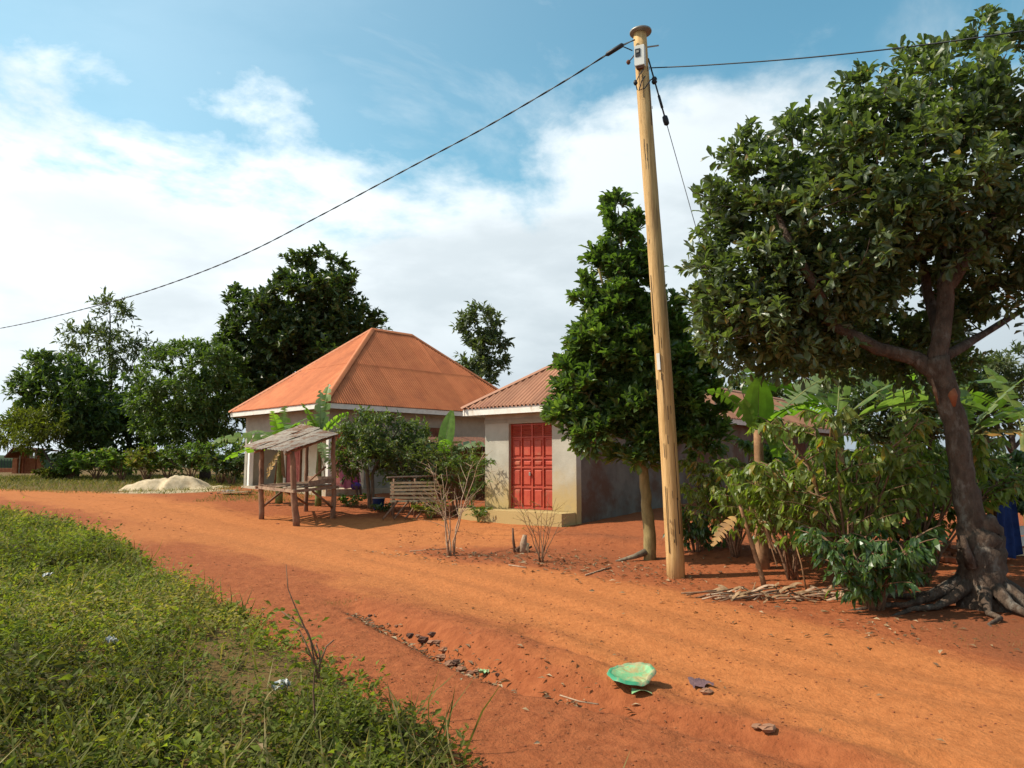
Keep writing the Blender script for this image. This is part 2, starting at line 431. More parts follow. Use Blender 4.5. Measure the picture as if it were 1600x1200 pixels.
surf('roof_orange', (.47, .135, .050), (.56, .175, .066), 2.5, .65, .06, 30, c3=(.33, .095, .04), c3scale=1.1, c3lo=.52, c3hi=.8, spec=.2)
surf('roof_red', (.33, .145, .078), (.41, .19, .105), 2.2, .65, .06, 30, c3=(.27, .095, .06), c3scale=.9, c3lo=.52, c3hi=.78, spec=.4)
surf('cap_orange', (.44, .13, .042), (.50, .165, .055), 3, .6, .05)
surf('fascia_white', (.60, .57, .50), (.72, .69, .62), 6, .6, .15, c3=(.45, .36, .26), c3scale=3, c3lo=.55, c3hi=.75)
surf('soffit', (.28, .22, .17), (.34, .28, .21), 4, .9, .2)
surf('plaster_grey', (.30, .275, .22), (.37, .34, .27), 3, .95, .5, 40, c3=(.24, .21, .16), c3scale=1.3)
surf('plaster_shaded', (.125, .102, .08), (.18, .15, .115), 3, .95, .5, 40, c3=(.12, .06, .035), c3scale=1.0, c3lo=.45, c3hi=.65)  # plaster colour darkened to carry the side wall's shade, with brown-red mud patches
surf('plaster_cream', (.58, .52, .40), (.66, .60, .48), 3, .9, .3, 40, c3=(.44, .36, .25), c3scale=2)
surf('concrete', (.38, .31, .22), (.48, .40, .29), 5, .95, .6, 30, c3=(.34, .19, .08), c3scale=2.2)
surf('door_red', (.36, .045, .024), (.43, .07, .034), 5, .5, .15, 20, c3=(.36, .13, .07), c3scale=3, c3lo=.52, c3hi=.8, spec=.4)
surf('door_pink', (.44, .12, .10), (.52, .17, .14), 5, .5, .1)
surf('sand', (.44, .33, .20), (.55, .43, .28), 9, .95, .8, 60, c3=(.34, .24, .14), c3scale=2.5, bdist=.02)
surf('stone', (.18, .08, .045), (.30, .15, .085), 9, .9, .7, 30, c3=(.32, .11, .04), c3scale=5)
surf('dry_frond', (.20, .11, .055), (.34, .21, .11), 14, .9, .4, 30, c3=(.18, .09, .04), c3scale=6)
surf('clod', (.24, .07, .028), (.36, .13, .05), 9, .95, .6, 40)
surf('stone_dark', (.06, .03, .02), (.12, .055, .035), 9, .9, .7, 30)
surf('brick_red', (.30, .09, .04), (.40, .15, .07), 8, .9, .6, 30)
surf('metal_grey', (.24, .22, .19), (.32, .29, .25), 6, .5, .1, metal=.5)
surf('box_white', (.62, .60, .54), (.70, .68, .62), 6, .5, .05)
surf('plastic_black', (.012, .012, .014), (.02, .02, .024), 6, .5, 0)
surf('cable_black', (.012, .014, .018), (.022, .024, .028), 6, .55, 0)
surf('white_paint', (.70, .67, .60), (.78, .75, .68), 6, .7, .2)
surf('plastic_white', (.30, .30, .28), (.50, .50, .48), 6, .45, .2)
surf('plastic_green', (.03, .22, .11), (.08, .32, .16), 6, .5, .2, c3=(.36, .30, .16), c3scale=7, c3lo=.45, c3hi=.6)
surf('plastic_mint', (.17, .40, .18), (.30, .52, .26), 9, .45, .4, c3=(.40, .33, .14), c3scale=11, c3lo=.45, c3hi=.62)
surf('cloth_purple', (.11, .06, .07), (.18, .10, .10), 20, .95, .8)
surf('cloth_blue', (.010, .022, .085), (.02, .045, .16), 6, .9, .4)
surf('cloth_pink', (.55, .12, .22), (.65, .28, .34), 12, .9, .4)
surf('cloth_magenta', (.45, .03, .16), (.55, .06, .22), 8, .9, .3)
surf('skin', (.05, .024, .014), (.07, .035, .02), 6, .5, .1)
surf('hair', (.006, .005, .004), (.012, .01, .008), 30, .8, .5)
surf('skirt', (.05, .03, .16), (.10, .05, .24), 10, .9, .3)
surf('fruit', (.10, .16, .03), (.17, .22, .05), 8, .45, .2)
surf('far_green', (.04, .06, .03), (.06, .085, .04), 1.5, .95, .5, 3)

def wall_mat():
    """plaster with an ochre splash band of dried mud above the floor"""
    m, nt, N, L = new_mat('plaster_splashed')
    tc = N('ShaderNodeTexCoord'); vec = tc.outputs['Object']
    f = maprange(N, L, noise_node(N, L, vec, 2.2, 8, .6), .3, .7)
    col = mixc(N, L, f, (.36, .335, .27), (.45, .425, .35))
    geo = N('ShaderNodeNewGeometry'); sp = N('ShaderNodeSeparateXYZ'); L(geo.outputs['Position'], sp.inputs[0])
    a = N('ShaderNodeMath'); a.operation = 'MULTIPLY_ADD'; L(noise_node(N, L, vec, 3.0, 6, .6), a.inputs[0]); a.inputs[1].default_value = -1.0; L(sp.outputs[2], a.inputs[2])
    g = maprange(N, L, a.outputs[0], .05, 1.25, 1.0, 0.0)
    col = mixc(N, L, g, col, (.42, .30, .13))
    st = maprange(N, L, noise_node(N, L, vec, 1.1, 6, .7), .60, .75, 0, .5)
    col = mixc(N, L, st, col, (.25, .22, .17))
    p = N('ShaderNodeBsdfPrincipled'); L(col, p.inputs['Base Color']); p.inputs['Roughness'].default_value = .95; p.inputs['Specular IOR Level'].default_value = .2
    b = N('ShaderNodeBump'); b.inputs['Strength'].default_value = .6; b.inputs['Distance'].default_value = .012
    L(noise_node(N, L, vec, 30, 7, .65), b.inputs['Height']); L(b.outputs[0], p.inputs['Normal'])
    o = N('ShaderNodeOutputMaterial'); L(p.outputs[0], o.inputs[0])
wall_mat()
def ground_mat():
    m, nt, N, L = new_mat('laterite')
    tc = N('ShaderNodeTexCoord'); vec = tc.outputs['Object']
    def attr(n):
        a = N('ShaderNodeAttribute'); a.attribute_name = n; return a.outputs['Fac']
    n1 = noise_node(N, L, vec, 1.3, 8, .62); n2 = noise_node(N, L, vec, 9, 8, .65); n3 = noise_node(N, L, vec, 55, 6, .7)
    red = mixc(N, L, maprange(N, L, n2, .3, .7), (.245, .068, .024), (.33, .100, .036))
    tan = mixc(N, L, maprange(N, L, n2, .3, .7), (.37, .122, .037), (.45, .157, .050))
    def madd(a, k, b):
        q = N('ShaderNodeMath'); q.operation = 'MULTIPLY_ADD'; L(a, q.inputs[0]); q.inputs[1].default_value = k; L(b, q.inputs[2]) if not isinstance(b, float) else None; return q.outputs[0]
    rot = N('ShaderNodeMapping'); rot.inputs['Rotation'].default_value = (0, 0, math.radians(48)); L(vec, rot.inputs[0])
    st = N('ShaderNodeMapping'); st.inputs['Scale'].default_value = (.35, 2.4, 1); L(rot.outputs[0], st.inputs[0])
    streak = noise_node(N, L, st.outputs[0], 1.5, 7, .6)
    tf = maprange(N, L, madd(streak, .75, madd(n1, .35, attr('tan'))), .68, 1.38)
    col = mixc(N, L, tf, red, tan)
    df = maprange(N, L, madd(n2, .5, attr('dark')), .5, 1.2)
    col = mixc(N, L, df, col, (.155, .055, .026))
    gf = maprange(N, L, madd(n2, .4, attr('green')), .45, .95)
    col = mixc(N, L, gf, col, mixc(N, L, n2, (.10, .070, .022), (.17, .095, .035)))
    sf = maprange(N, L, madd(n2, .5, attr('sandy')), .5, 1.0)
    col = mixc(N, L, sf, col, (.42, .33, .21))
    speck = maprange(N, L, n3, .60, .74, 0, .4)
    col = mixc(N, L, speck, col, (.16, .05, .02))
    sp2 = maprange(N, L, noise_node(N, L, vec, 38, 5, .7), .66, .76, 0, .5)
    col = mixc(N, L, sp2, col, (.50, .27, .13))
    p = N('ShaderNodeBsdfPrincipled'); L(col, p.inputs['Base Color']); p.inputs['Roughness'].default_value = .95; p.inputs['Specular IOR Level'].default_value = .12
    b = N('ShaderNodeBump'); b.inputs['Strength'].default_value = .8; b.inputs['Distance'].default_value = .022
    rg = N('ShaderNodeMath'); rg.operation = 'ADD'; L(noise_node(N, L, vec, 24, 9, .72), rg.inputs[0]); 
    k = N('ShaderNodeMath'); k.operation = 'MULTIPLY'; k.inputs[1].default_value = 1.6; L(noise_node(N, L, vec, 6, 5, .6), k.inputs[0]); L(k.outputs[0], rg.inputs[1])
    L(rg.outputs[0], b.inputs['Height']); L(b.outputs[0], p.inputs['Normal'])
    o = N('ShaderNodeOutputMaterial'); L(p.outputs[0], o.inputs[0])
ground_mat()
def cover_mat(name, cols, scale):
    surf(name, cols[0], cols[1], scale, .95, .6)

# ------------------------------------------------------------------ ground and road
def ground():
    ys = [-8.0]
    while ys[-1] < 1.6: ys.append(ys[-1] + .25)
    while ys[-1] < 1500:
        y = ys[-1]; ys.append(y + max(.02, .0088 * y if y < 60 else .06 * y))
    xs = [0.0]
    while xs[-1] < 1200:
        x = xs[-1]; xs.append(x + (.036 if x < 3 else .036 + (x - 3) * .018 if x < 40 else .1 * x))
    xs = np.array(sorted([-v for v in xs[1:]] + xs)); ys = np.array(ys)
    X, Y = np.meshgrid(xs, ys); nx, ny = len(xs), len(ys)
    Z = hgt(X, Y)
    far = np.hypot(X, Y)
    Z = Z - np.clip(far - 90, 0, None) * .004
    d3, _, _ = seg_dist(X, Y, TRACK)
    tan = (1 - sstep(d3 + 1.3 * fbm(X * .9, Y * .9, 87), .5, 2.4)) * .85 + .12
    dg, sg, tg = seg_dist(X, Y, GULLY)
    tan *= .35 + .65 * sstep(dg, .1, .45)
    for rl in (RUT2, RUT3):
        dr, _, _ = seg_dist(X, Y, rl); tan *= 1 - .25 * np.exp(-((dr + .2 * fbm(X * 3, Y * 3, 93)) / .14) ** 2)
    dy_, sy_, ty_ = seg_dist(X, Y, YARD)
    yard = np.where(sy_ < 0, sstep(dy_, -.1, .5), 0.0)
    tan *= 1 - .8 * yard
    wedge = x_edge(Y) - X
    near_left = sstep(wedge, -1.5, -.2)
    tan *= 1 - .75 * near_left * (Y < 16)
    frontyard = sstep(Y + 1.2 * fbm(X * .7, Y * .7, 83), 13.0, 15.0) * sstep(1.6 - X + 1.5 * fbm(X * .8, Y * .8, 81), 0, 1.8) * sstep(X, -10, -8)
    tan = np.maximum(tan, .75 * frontyard * sstep(20.5 - Y, 0, 1.5))
    bank, _, _ = seg_dist(X, Y, BANKL)
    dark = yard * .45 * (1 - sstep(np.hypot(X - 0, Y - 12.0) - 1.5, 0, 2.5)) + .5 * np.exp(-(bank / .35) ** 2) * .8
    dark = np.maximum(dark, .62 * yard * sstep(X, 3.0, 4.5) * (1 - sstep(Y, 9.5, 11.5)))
    green = sstep(wedge, -.15, .35) * (Y < 24)
    fg = np.maximum(sstep(Y - (26.5 + (X + 16) * -.25), 0, 2.0) * (X < -11), sstep(Y, 33, 36))
    green = np.maximum(green, fg)
    sandp = at(275, 768, 28); sandy = np.exp(-(((X - sandp.x - .5) / 2.6) ** 2 + ((Y - 26.6) / 1.1) ** 2) * 1.2)
    road = (sy_ > 0) & (X > x_edge(Y) - .05) & (Y < 30) & (fg < .5) & (Y > -8)
    rc = road[:-1, :-1]
    idx = np.arange(nx * ny).reshape(ny, nx)
    Q = np.stack([idx[:-1, :-1], idx[:-1, 1:], idx[1:, 1:], idx[1:, :-1]], -1)
    V = np.stack([X, Y, Z], -1).reshape(-1, 3)
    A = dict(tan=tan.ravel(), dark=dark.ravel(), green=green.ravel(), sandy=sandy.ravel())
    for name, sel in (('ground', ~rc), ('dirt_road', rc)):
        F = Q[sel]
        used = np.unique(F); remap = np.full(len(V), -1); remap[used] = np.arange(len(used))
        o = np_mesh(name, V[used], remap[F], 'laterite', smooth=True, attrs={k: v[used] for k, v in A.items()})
        tag(o, kind='structure')
    return
ground()

# ------------------------------------------------------------------ foliage kit
def tmpl(kind):
    if kind == 'leaf':          # plain leaf, folded along the midrib: 4 triangles
        V = [(0, 0, 0), (-.5, .45, .10), (0, .5, 0), (.5, .45, .10), (0, 1, -.10)]
        F = [(0, 2, 1), (0, 3, 2), (1, 2, 4), (2, 3, 4)]
    elif kind == 'obovate':     # widest near the tip
        V = [(0, 0, 0), (-.30, .38, .07), (0, .38, 0), (.30, .38, .07), (-.46, .74, .06), (0, .76, -.03), (.46, .74, .06), (0, 1, -.10)]
        F = [(0, 2, 1), (0, 3, 2), (1, 2, 4), (2, 5, 4), (2, 3, 6), (2, 6, 5), (4, 5, 7), (5, 6, 7)]
    elif kind == 'droop':       # long leaf that curves down at the tip
        V = [(0, 0, 0), (-.42, .35, .05), (0, .35, .0), (.42, .35, .05), (-.40, .68, -.10), (0, .7, -.10), (.40, .68, -.10), (0, 1, -.36)]
        F = [(0, 2, 1), (0, 3, 2), (1, 2, 4), (2, 5, 4), (2, 3, 6), (2, 6, 5), (4, 5, 7), (5, 6, 7)]
    elif kind == 'blade':
        V = [(-.5, 0, 0), (.5, 0, 0), (-.35, .55, .03), (.35, .55, .03), (0, 1, -.12)]
        F = [(0, 1, 3), (0, 3, 2), (2, 3, 4)]
    return np.array(V, float), np.array(F, int)
def nrm(a): return a / np.maximum(np.linalg.norm(a, axis=-1, keepdims=True), 1e-9)
def leaves(name, P, D, S, Wd, kind, m, parent, updir=None, shade=None):
    """one mesh of many leaves: P base, D direction, S length, Wd width/length ratio"""
    P = np.asarray(P, float); n = len(P); D = nrm(np.asarray(D, float)); S = np.broadcast_to(np.asarray(S, float), (n,))
    T, F = tmpl(kind)
    up = np.array([0, 0, 1.0]) + rng.normal(0, .55, (n, 3)) if updir is None else np.asarray(updir)
    side = nrm(np.cross(D, up)); nor = np.cross(side, D)
    wl = S * Wd
    V = P[:, None, :] + D[:, None, :] * (T[None, :, 1:2] * S[:, None, None]) + side[:, None, :] * (T[None, :, 0:1] * wl[:, None, None]) + nor[:, None, :] * (T[None, :, 2:3] * S[:, None, None])
    k = len(T)
    FF = (F[None] + (np.arange(n) * k)[:, None, None]).reshape(-1, 3)
    r = rng.random(n) if shade is None else np.clip(shade, 0, 1)
    return np_mesh(name, V.reshape(-1, 3), FF, m, parent, False, {'rnd': np.repeat(r, k)})
def rand_dir(n):
    v = rng.normal(size=(n, 3)); return nrm(v)
def blob(px, py, Y, rx, ry, rd, n):
    c = at(px, py, Y); k = math.hypot(Y, c.x) / FPX
    return (c, rx * k, rd, ry * k, n)
def sample_blobs(blobs, shell=.45):
    cs = []; outs = []
    for c, rx, ry, rz, n in blobs:
        d = rand_dir(n); r = (shell + (1 - shell) * rng.random(n)) ** .8
        cs.append(np.array(c) + d * r[:, None] * np.array([rx, ry, rz])); outs.append(nrm(d / np.array([rx, ry, rz])))
    return np.concatenate(cs), np.concatenate(outs)
def curve_pts(p, q, bend=.15, n=4, sag=0.0):
    p = Vector(p); q = Vector(q); l = (q - p).length
    o = Vector((rnd.uniform(-1, 1), rnd.uniform(-1, 1), rnd.uniform(-.3, .8))) * l * bend
    out = []
    for i in range(n + 1):
        t = i / n
        out.append(p.lerp(q, t) + o * (4 * t * (1 - t)) * .5 + Vector((0, 0, sag * 4 * t * (1 - t))))
    return out
def make_tree(name, label, cat, base, limbs, blobs, leaf='leaf', lm='leaf_dark', bark='bark_dark', ls=.13, lw=.4, twigs=6, per=8, tl=.3, upb=.4, spread=.9,
              group=None, outb=.8, twig_r=.012, shell=.4, sides=7, lang=(25, 80)):
    """limbs: list of (points, radii), the first is the trunk. Crown: leaf rosettes on twigs around clump centres spread over blobs."""
    t = thing(name, label, cat, base, group)
    mb = MB(); nodes = []
    for k, (pts, rad) in enumerate(limbs):
        # densify
        P = []; Rr = []
        for i in range(len(pts) - 1):
            for j in range(4):
                f = j / 4; P.append(Vector(pts[i]).lerp(Vector(pts[i + 1]), f) + Vector((rnd.uniform(-1, 1), rnd.uniform(-1, 1), 0)) * rad[i] * .12); Rr.append(rad[i] * (1 - f) + rad[i + 1] * f)
        P.append(Vector(pts[-1])); Rr.append(rad[-1])
        mb.tube(P, Rr, sides + (4 if k == 0 else 0), wob=.11)
        st = len(P) // 3 if k == 0 else 0
        nodes += [(p, r) for p, r in zip(P[st:], Rr[st:])]
    mb.build('trunk', bark, t, True)
    cs, outs = sample_blobs(blobs, shell)
    bb = MB(); NP = np.array([tuple(p) for p, _ in nodes]); NR = [r for _, r in nodes]
    order = np.argsort(np.min(np.linalg.norm(cs[:, None] - NP[None], axis=2), axis=1))
    for i in order:
        d = np.linalg.norm(NP - cs[i], axis=1) + np.clip(NP[:, 2] - cs[i][2], 0, None) * .8
        j = int(np.argmin(d))
        pts = curve_pts(NP[j], cs[i], .18, 3)
        r0 = min(NR[j] * .6, max(twig_r, .022 * float(np.linalg.norm(NP[j] - cs[i]))))
        bb.tube(pts, [r0, r0 * .8, r0 * .6, twig_r * .6], 4, False)
        NP = np.vstack([NP, [tuple(p) for p in pts[1:]]]); NR += [r0 * .8, r0 * .6, twig_r]
    if bb.v: tag(bb.build('branches', bark, t, True), kind='stuff')
    n = len(cs)
    td = nrm(np.repeat(outs, twigs, 0) * outb + np.array([0, 0, upb]) + rand_dir(n * twigs) * spread)
    tlr = tl * rng.uniform(.5, 1.2, n * twigs)
    tp = np.repeat(cs, twigs, 0)
    N = n * twigs * per
    f = rng.uniform(.25, 1.0, N) ** .7
    D0 = np.repeat(td, per, 0); L0 = np.repeat(tlr, per)
    P = np.repeat(tp, per, 0) + D0 * (f * L0)[:, None]
    perp = rand_dir(N); perp = nrm(perp - D0 * np.sum(perp * D0, 1, keepdims=True))
    ang = np.radians(rng.uniform(lang[0], lang[1], N))
    D = D0 * np.cos(ang)[:, None] + perp * np.sin(ang)[:, None]
    sh = np.clip(rng.normal(.45, .2, N) + np.repeat(rng.normal(0, .12, n), twigs * per), 0, .97)
    sh = np.where(rng.random(N) < .015, 1.0, sh)
    leaves('crown', P, D, ls * np.clip(rng.normal(.92, .22, N), .4, 1.4), lw, leaf, lm, t, shade=sh)
    return t
def shrub(name, label, cat, base, stems, height, spread, leaf='leaf', lm='leaf_bush', bark='twig', ls=.12, lw=.4, per=14, side=5, droop=.0, r0=.018, group=None, leafdroop=0.0,
          lean=(0, 0), first=.25, sl=.5):
    """stems that rise and arch from one foot, side branches, leaves in pairs along them"""
    base = Vector(base); t = thing(name, label, cat, base, group)
    mb = MB(); LP = []; LD = []
    for s in range(stems):
        a = 2 * math.pi * (s + rnd.random()) / stems; out = spread * rnd.uniform(.35, 1.0); h = height * rnd.uniform(.7, 1.0)
        p0 = base + Vector((math.cos(a), math.sin(a), 0)) * r0 * 1.5
        def pos(f): return p0 + Vector((math.cos(a) * out * f ** 1.3 + lean[0] * f, math.sin(a) * out * f ** 1.3 + lean[1] * f, h * (f - droop * f ** 3) - .05))
        pts = [pos(i / 7) + Vector((rnd.uniform(-1, 1), rnd.uniform(-1, 1), 0)) * .02 * height for i in range(8)]
        mb.tube(pts, [r0 * (1 - .8 * i / 7) for i in range(8)], 5)
        br = [(pts[2:], 1.0)]
        for k in range(side):
            f = rnd.uniform(first, .97); i = int(f * 7); q = pts[i].lerp(pts[min(7, i + 1)], f * 7 - i)
            b = a + rnd.uniform(-1.7, 1.7); l = height * sl * (1.1 - f) * rnd.uniform(.5, 1.1) + .1
            e = q + Vector((math.cos(b) * l, math.sin(b) * l, l * rnd.uniform(.2, .9) * (1 - droop)))
            bp = curve_pts(q, e, .12, 4, sag=l * .18 * droop)
            mb.tube(bp, [r0 * .4, r0 * .34, r0 * .28, r0 * .2, r0 * .12], 4, False); br.append((bp, .8))
        for bp, w in br:
            for k in range(int(per * w)):
                f = rnd.uniform(.15, 1) * (len(bp) - 1); i = min(int(f), len(bp) - 2); q = bp[i].lerp(bp[i + 1], f - i)
                d = (bp[i + 1] - bp[i]).normalized()
                LP.append(q); v = d * .6 + Vector((rnd.gauss(0, 1), rnd.gauss(0, 1), rnd.gauss(0, .5))) * .8 + Vector((0, 0, -leafdroop)); LD.append(v)
    mb.build('stems', bark, t, True)
    if LP:
        n = len(LP)
        leaves('foliage', [tuple(p) for p in LP], [tuple(v) for v in LD], ls * rng.uniform(.6, 1.2, n), lw, leaf, lm, t)
    return t
def banana(name, label, base, height, fronds, stem_r=.09, lean=(0, 0), group=None, stem='stem_green', cat='banana plant'):
    """fronds: list of (azimuth deg, elevation deg, length, width, droop, material, tear)"""
    base = Vector(base); t = thing(name, label, cat, base, group)
    top = base + Vector((lean[0], lean[1], height)); mb = MB()
    n = 8
    mb.tube([base.lerp(top, i / n) + Vector((0, 0, -.06 if i == 0 else 0)) for i in range(n + 1)], [stem_r * (1.15 - .45 * i / n) for i in range(n + 1)], 9, wob=.06)
    mb.build('pseudostem', stem, t, True)
    dm = MB()
    for k in range(3):      # dry sheaths hanging against the stem
        a = rnd.uniform(0, 6.28); z0 = height * rnd.uniform(.6, .95); p = base + Vector((lean[0], lean[1], height)) * 0 + Vector((math.cos(a) * stem_r, math.sin(a) * stem_r, z0))
        q = p + Vector((math.cos(a) * .12, math.sin(a) * .12, -height * rnd.uniform(.25, .5)))
        dm.beam(p, q, .07, .012, up=(math.cos(a), math.sin(a), .1))
    dm.build('dry_sheath', 'stem_dry', t)
    for (az, el, L, w, droop, m, tear) in fronds:
        az = R(az); el = R(el)
        h = Vector((math.cos(az), math.sin(az), 0)); side = Vector((-math.sin(az), math.cos(az), 0))
        K = 26; pts = []; p = top.copy() - Vector((0, 0, .1)); e = el
        tw = rnd.choice((-1, 1)) * rnd.uniform(.25, .6) * abs(math.cos(az)) + rnd.uniform(-.15, .15); L *= 1.18; w *= 1.12
        for i in range(K + 1):
            pts.append(p.copy()); d = h * math.cos(e) + Vector((0, 0, math.sin(e))); p = p + d * (L / K); e -= R(droop) / K * (0.4 + 1.2 * i / K)
        V = []; F = []; rn = []
        pet = int(K * .18)
        fold = rnd.uniform(.15, .5)
        gap = {s: [rnd.random() < tear for _ in range(K + 1)] for s in (-1, 1)}
        lobes = []
        for s in (-1, 1):
            i = pet
            while i < K:
                step = 1 if gap[s][i] else rnd.choice((2, 3, 4)) if tear > 0 else K - pet
                j = min(K, i + step); lobes.append((s, i, j)); i = j
        for s, i, j in lobes:
            hang = rnd.uniform(0, .45) * (1 if tear > .1 else .15)
            base_i = len(V)
            for q in range(i, j + 1):
                f = (q - pet) / (K - pet); prof = math.sin(math.pi * min(.97, .06 + .93 * f) ** .75) ** .6 if f < .97 else .25
                d = (pts[min(q + 1, K)] - pts[max(q - 1, 0)]).normalized(); up = side.cross(d) * -1
                if up.z < 0: up = -up
                sd = side * math.cos(tw) + up * math.sin(tw)
                shrink = .012 * L if tear > 0 and (q == i or q == j) else 0
                off = d * (shrink if q == i else -shrink if q == j else 0)
                a = pts[q] + up * .004
                b = a + (sd * s * .5 + up * fold * .28 + Vector((0, 0, -hang * .25))) * w * prof + off
                c = a + (sd * s + up * (fold * .35) + Vector((0, 0, -hang * .8))) * w * prof + off * 2 + d * .06 * w
                V += [a, b, c]
            for q in range(j - i):
                o = base_i + q * 3
                F += [(o, o + 1, o + 4), (o, o + 4, o + 3), (o + 1, o + 2, o + 5), (o + 1, o + 5, o + 4)]
            rn += [rnd.random()] * (3 * (j - i + 1))
        fo = np_mesh('leaf', [tuple(v) for v in V], F, m, t, False, {'rnd': rn})
        rb = MB(); rb.tube(pts[::3] + ([pts[-1]] if K % 3 else []), [.015 * L / 1.6 * (1 - .8 * i / (len(pts[::3]))) for i in range(len(pts[::3]) + (1 if K % 3 else 0))], 5)
        rb.build('midrib', 'stem_green', fo, True)
    return t

# ------------------------------------------------------------------ houses
def hip_roof(root, E0, a, b, Lg, W, rise, z, mat, capmat, rows, sheet=.76, pitch=.076, name='roof', inset=None):
    """corrugated sheets laid on four hipped slopes, each sheet a piece; caps on ridge and hips"""
    rf = bpy.data.objects.new(name, None); C.objects.link(rf); rf.parent = root
    up = Vector((0, 0, 1)); half = W / 2; inset = inset or half; amp = .26 * pitch
    P = lambda u, v, h: E0 + a * u + b * v + up * (z + h - E0.z)
    # (origin, along, inward, length, triangle?)
    slopes = [(P(0, 0, 0), a, b, Lg, False), (P(Lg, W, 0), -a, -b, Lg, False), (P(0, W, 0), -b, a, W, True), (P(Lg, 0, 0), b, -a, W, True)]
    for o, al, inn, length, tri in slopes:
        run = inset if tri else half; hip = half if tri else inset
        n = (inn * -rise + up * run).normalized()
        slope = (inn * run + up * rise)
        cnt = max(1, round(length / sheet)); sw = length / cnt; waves = round(sw / pitch)
        for r in range(rows):
            for k in range(cnt):
                u0 = k * sw; lift = .004 * (k % 2) + .010 * r; V = []
                seg = waves * 4; ok = False
                for i in range(seg + 1):
                    u = u0 + (sw + .02) * i / seg; u = min(u, length)
                    lim = min(1.0, min(u, length - u) / hip)
                    lo = max(0, r / rows - (.02 if r else 0)); hi = min(lim, (r + 1) / rows)
                    if hi > lo + .002: ok = True
                    hi = max(hi, lo if lo < lim else lim); lo = min(lo, lim)
                    w = n * (amp * math.sin(2 * math.pi * waves * i / seg) + lift + rnd.uniform(-.0006, .0006))
                    V += [o + al * u + slope * lo + w, o + al * u + slope * hi + w]
                if not ok: continue
                mb = MB(); mb.add(V, [(2 * i, 2 * i + 2, 2 * i + 3, 2 * i + 1) for i in range(seg)])
                mb.build('roof_sheet', mat, rf, True)
    rl, rr = P(inset, half, rise), P(Lg - inset, half, rise)
    for p, q in ((rl, rr), (P(0, 0, 0), rl), (P(0, W, 0), rl), (P(Lg, 0, 0), rr), (P(Lg, W, 0), rr)):
        d = (q - p).normalized(); sd = d.cross(up).normalized(); nn = sd.cross(d)
        mb = MB(); ww = .11
        sh = rise / half * .7 * (1 if abs(d.z) < .05 else .6)
        V = [];
        for s_ in (p - d * .02, q + d * .02):
            V += [s_ - sd * ww + nn * (.03 - ww * sh), s_ - sd * .03 + nn * .05, s_ + nn * .06, s_ + sd * .03 + nn * .05, s_ + sd * ww + nn * (.03 - ww * sh)]
        mb.add(V, [(i, i + 1, i + 6, i + 5) for i in range(4)]); mb.build('ridge_cap', capmat, rf, True)
    return rf
def fascia(root, E0, a, b, Lg, W, z, mat, h=.16):
    up = Vector((0, 0, 1)); P = lambda u, v, q: Vector((E0.x, E0.y, q)) + a * u + b * v
    for p, q, nin in ((P(.02, .0, 0), P(Lg - .02, 0, 0), b), (P(.02, W, 0), P(Lg - .02, W, 0), -b), (P(0, 0, 0), P(0, W, 0), a), (P(Lg, 0, 0), P(Lg, W, 0), -a)):
        mb = MB(); o = nin * .045 + up * (z - h / 2 - .016)
        mb.beam(p + o, q + o, .022, h); mb.build('fascia_board', mat, root)
    mb = MB(); ins = .06
    V = [P(ins, ins, z - h + .03), P(Lg - ins, ins, z - h + .03), P(Lg - ins, W - ins, z - h + .03), P(ins, W - ins, z - h + .03)]
    mb.add(V + [v + up * .02 for v in V], [(3, 2, 1, 0), (4, 5, 6, 7), (0, 1, 5, 4), (1, 2, 6, 5), (2, 3, 7, 6), (3, 0, 4, 7)]); mb.build('ceiling_board', 'soffit', root)
def slab_wall(mb, p, q, z0, z1, th, inward):
    """wall panel from p to q (outer line), th thick towards inward"""
    V = []
    for z in (z0, z1):
        for s in (p, q, q + inward * th, p + inward * th): V.append(Vector((s.x, s.y, z)))
    mb.add(V, [(3, 2, 1, 0), (4, 5, 6, 7), (0, 1, 5, 4), (1, 2, 6, 5), (2, 3, 7, 6), (3, 0, 4, 7)])

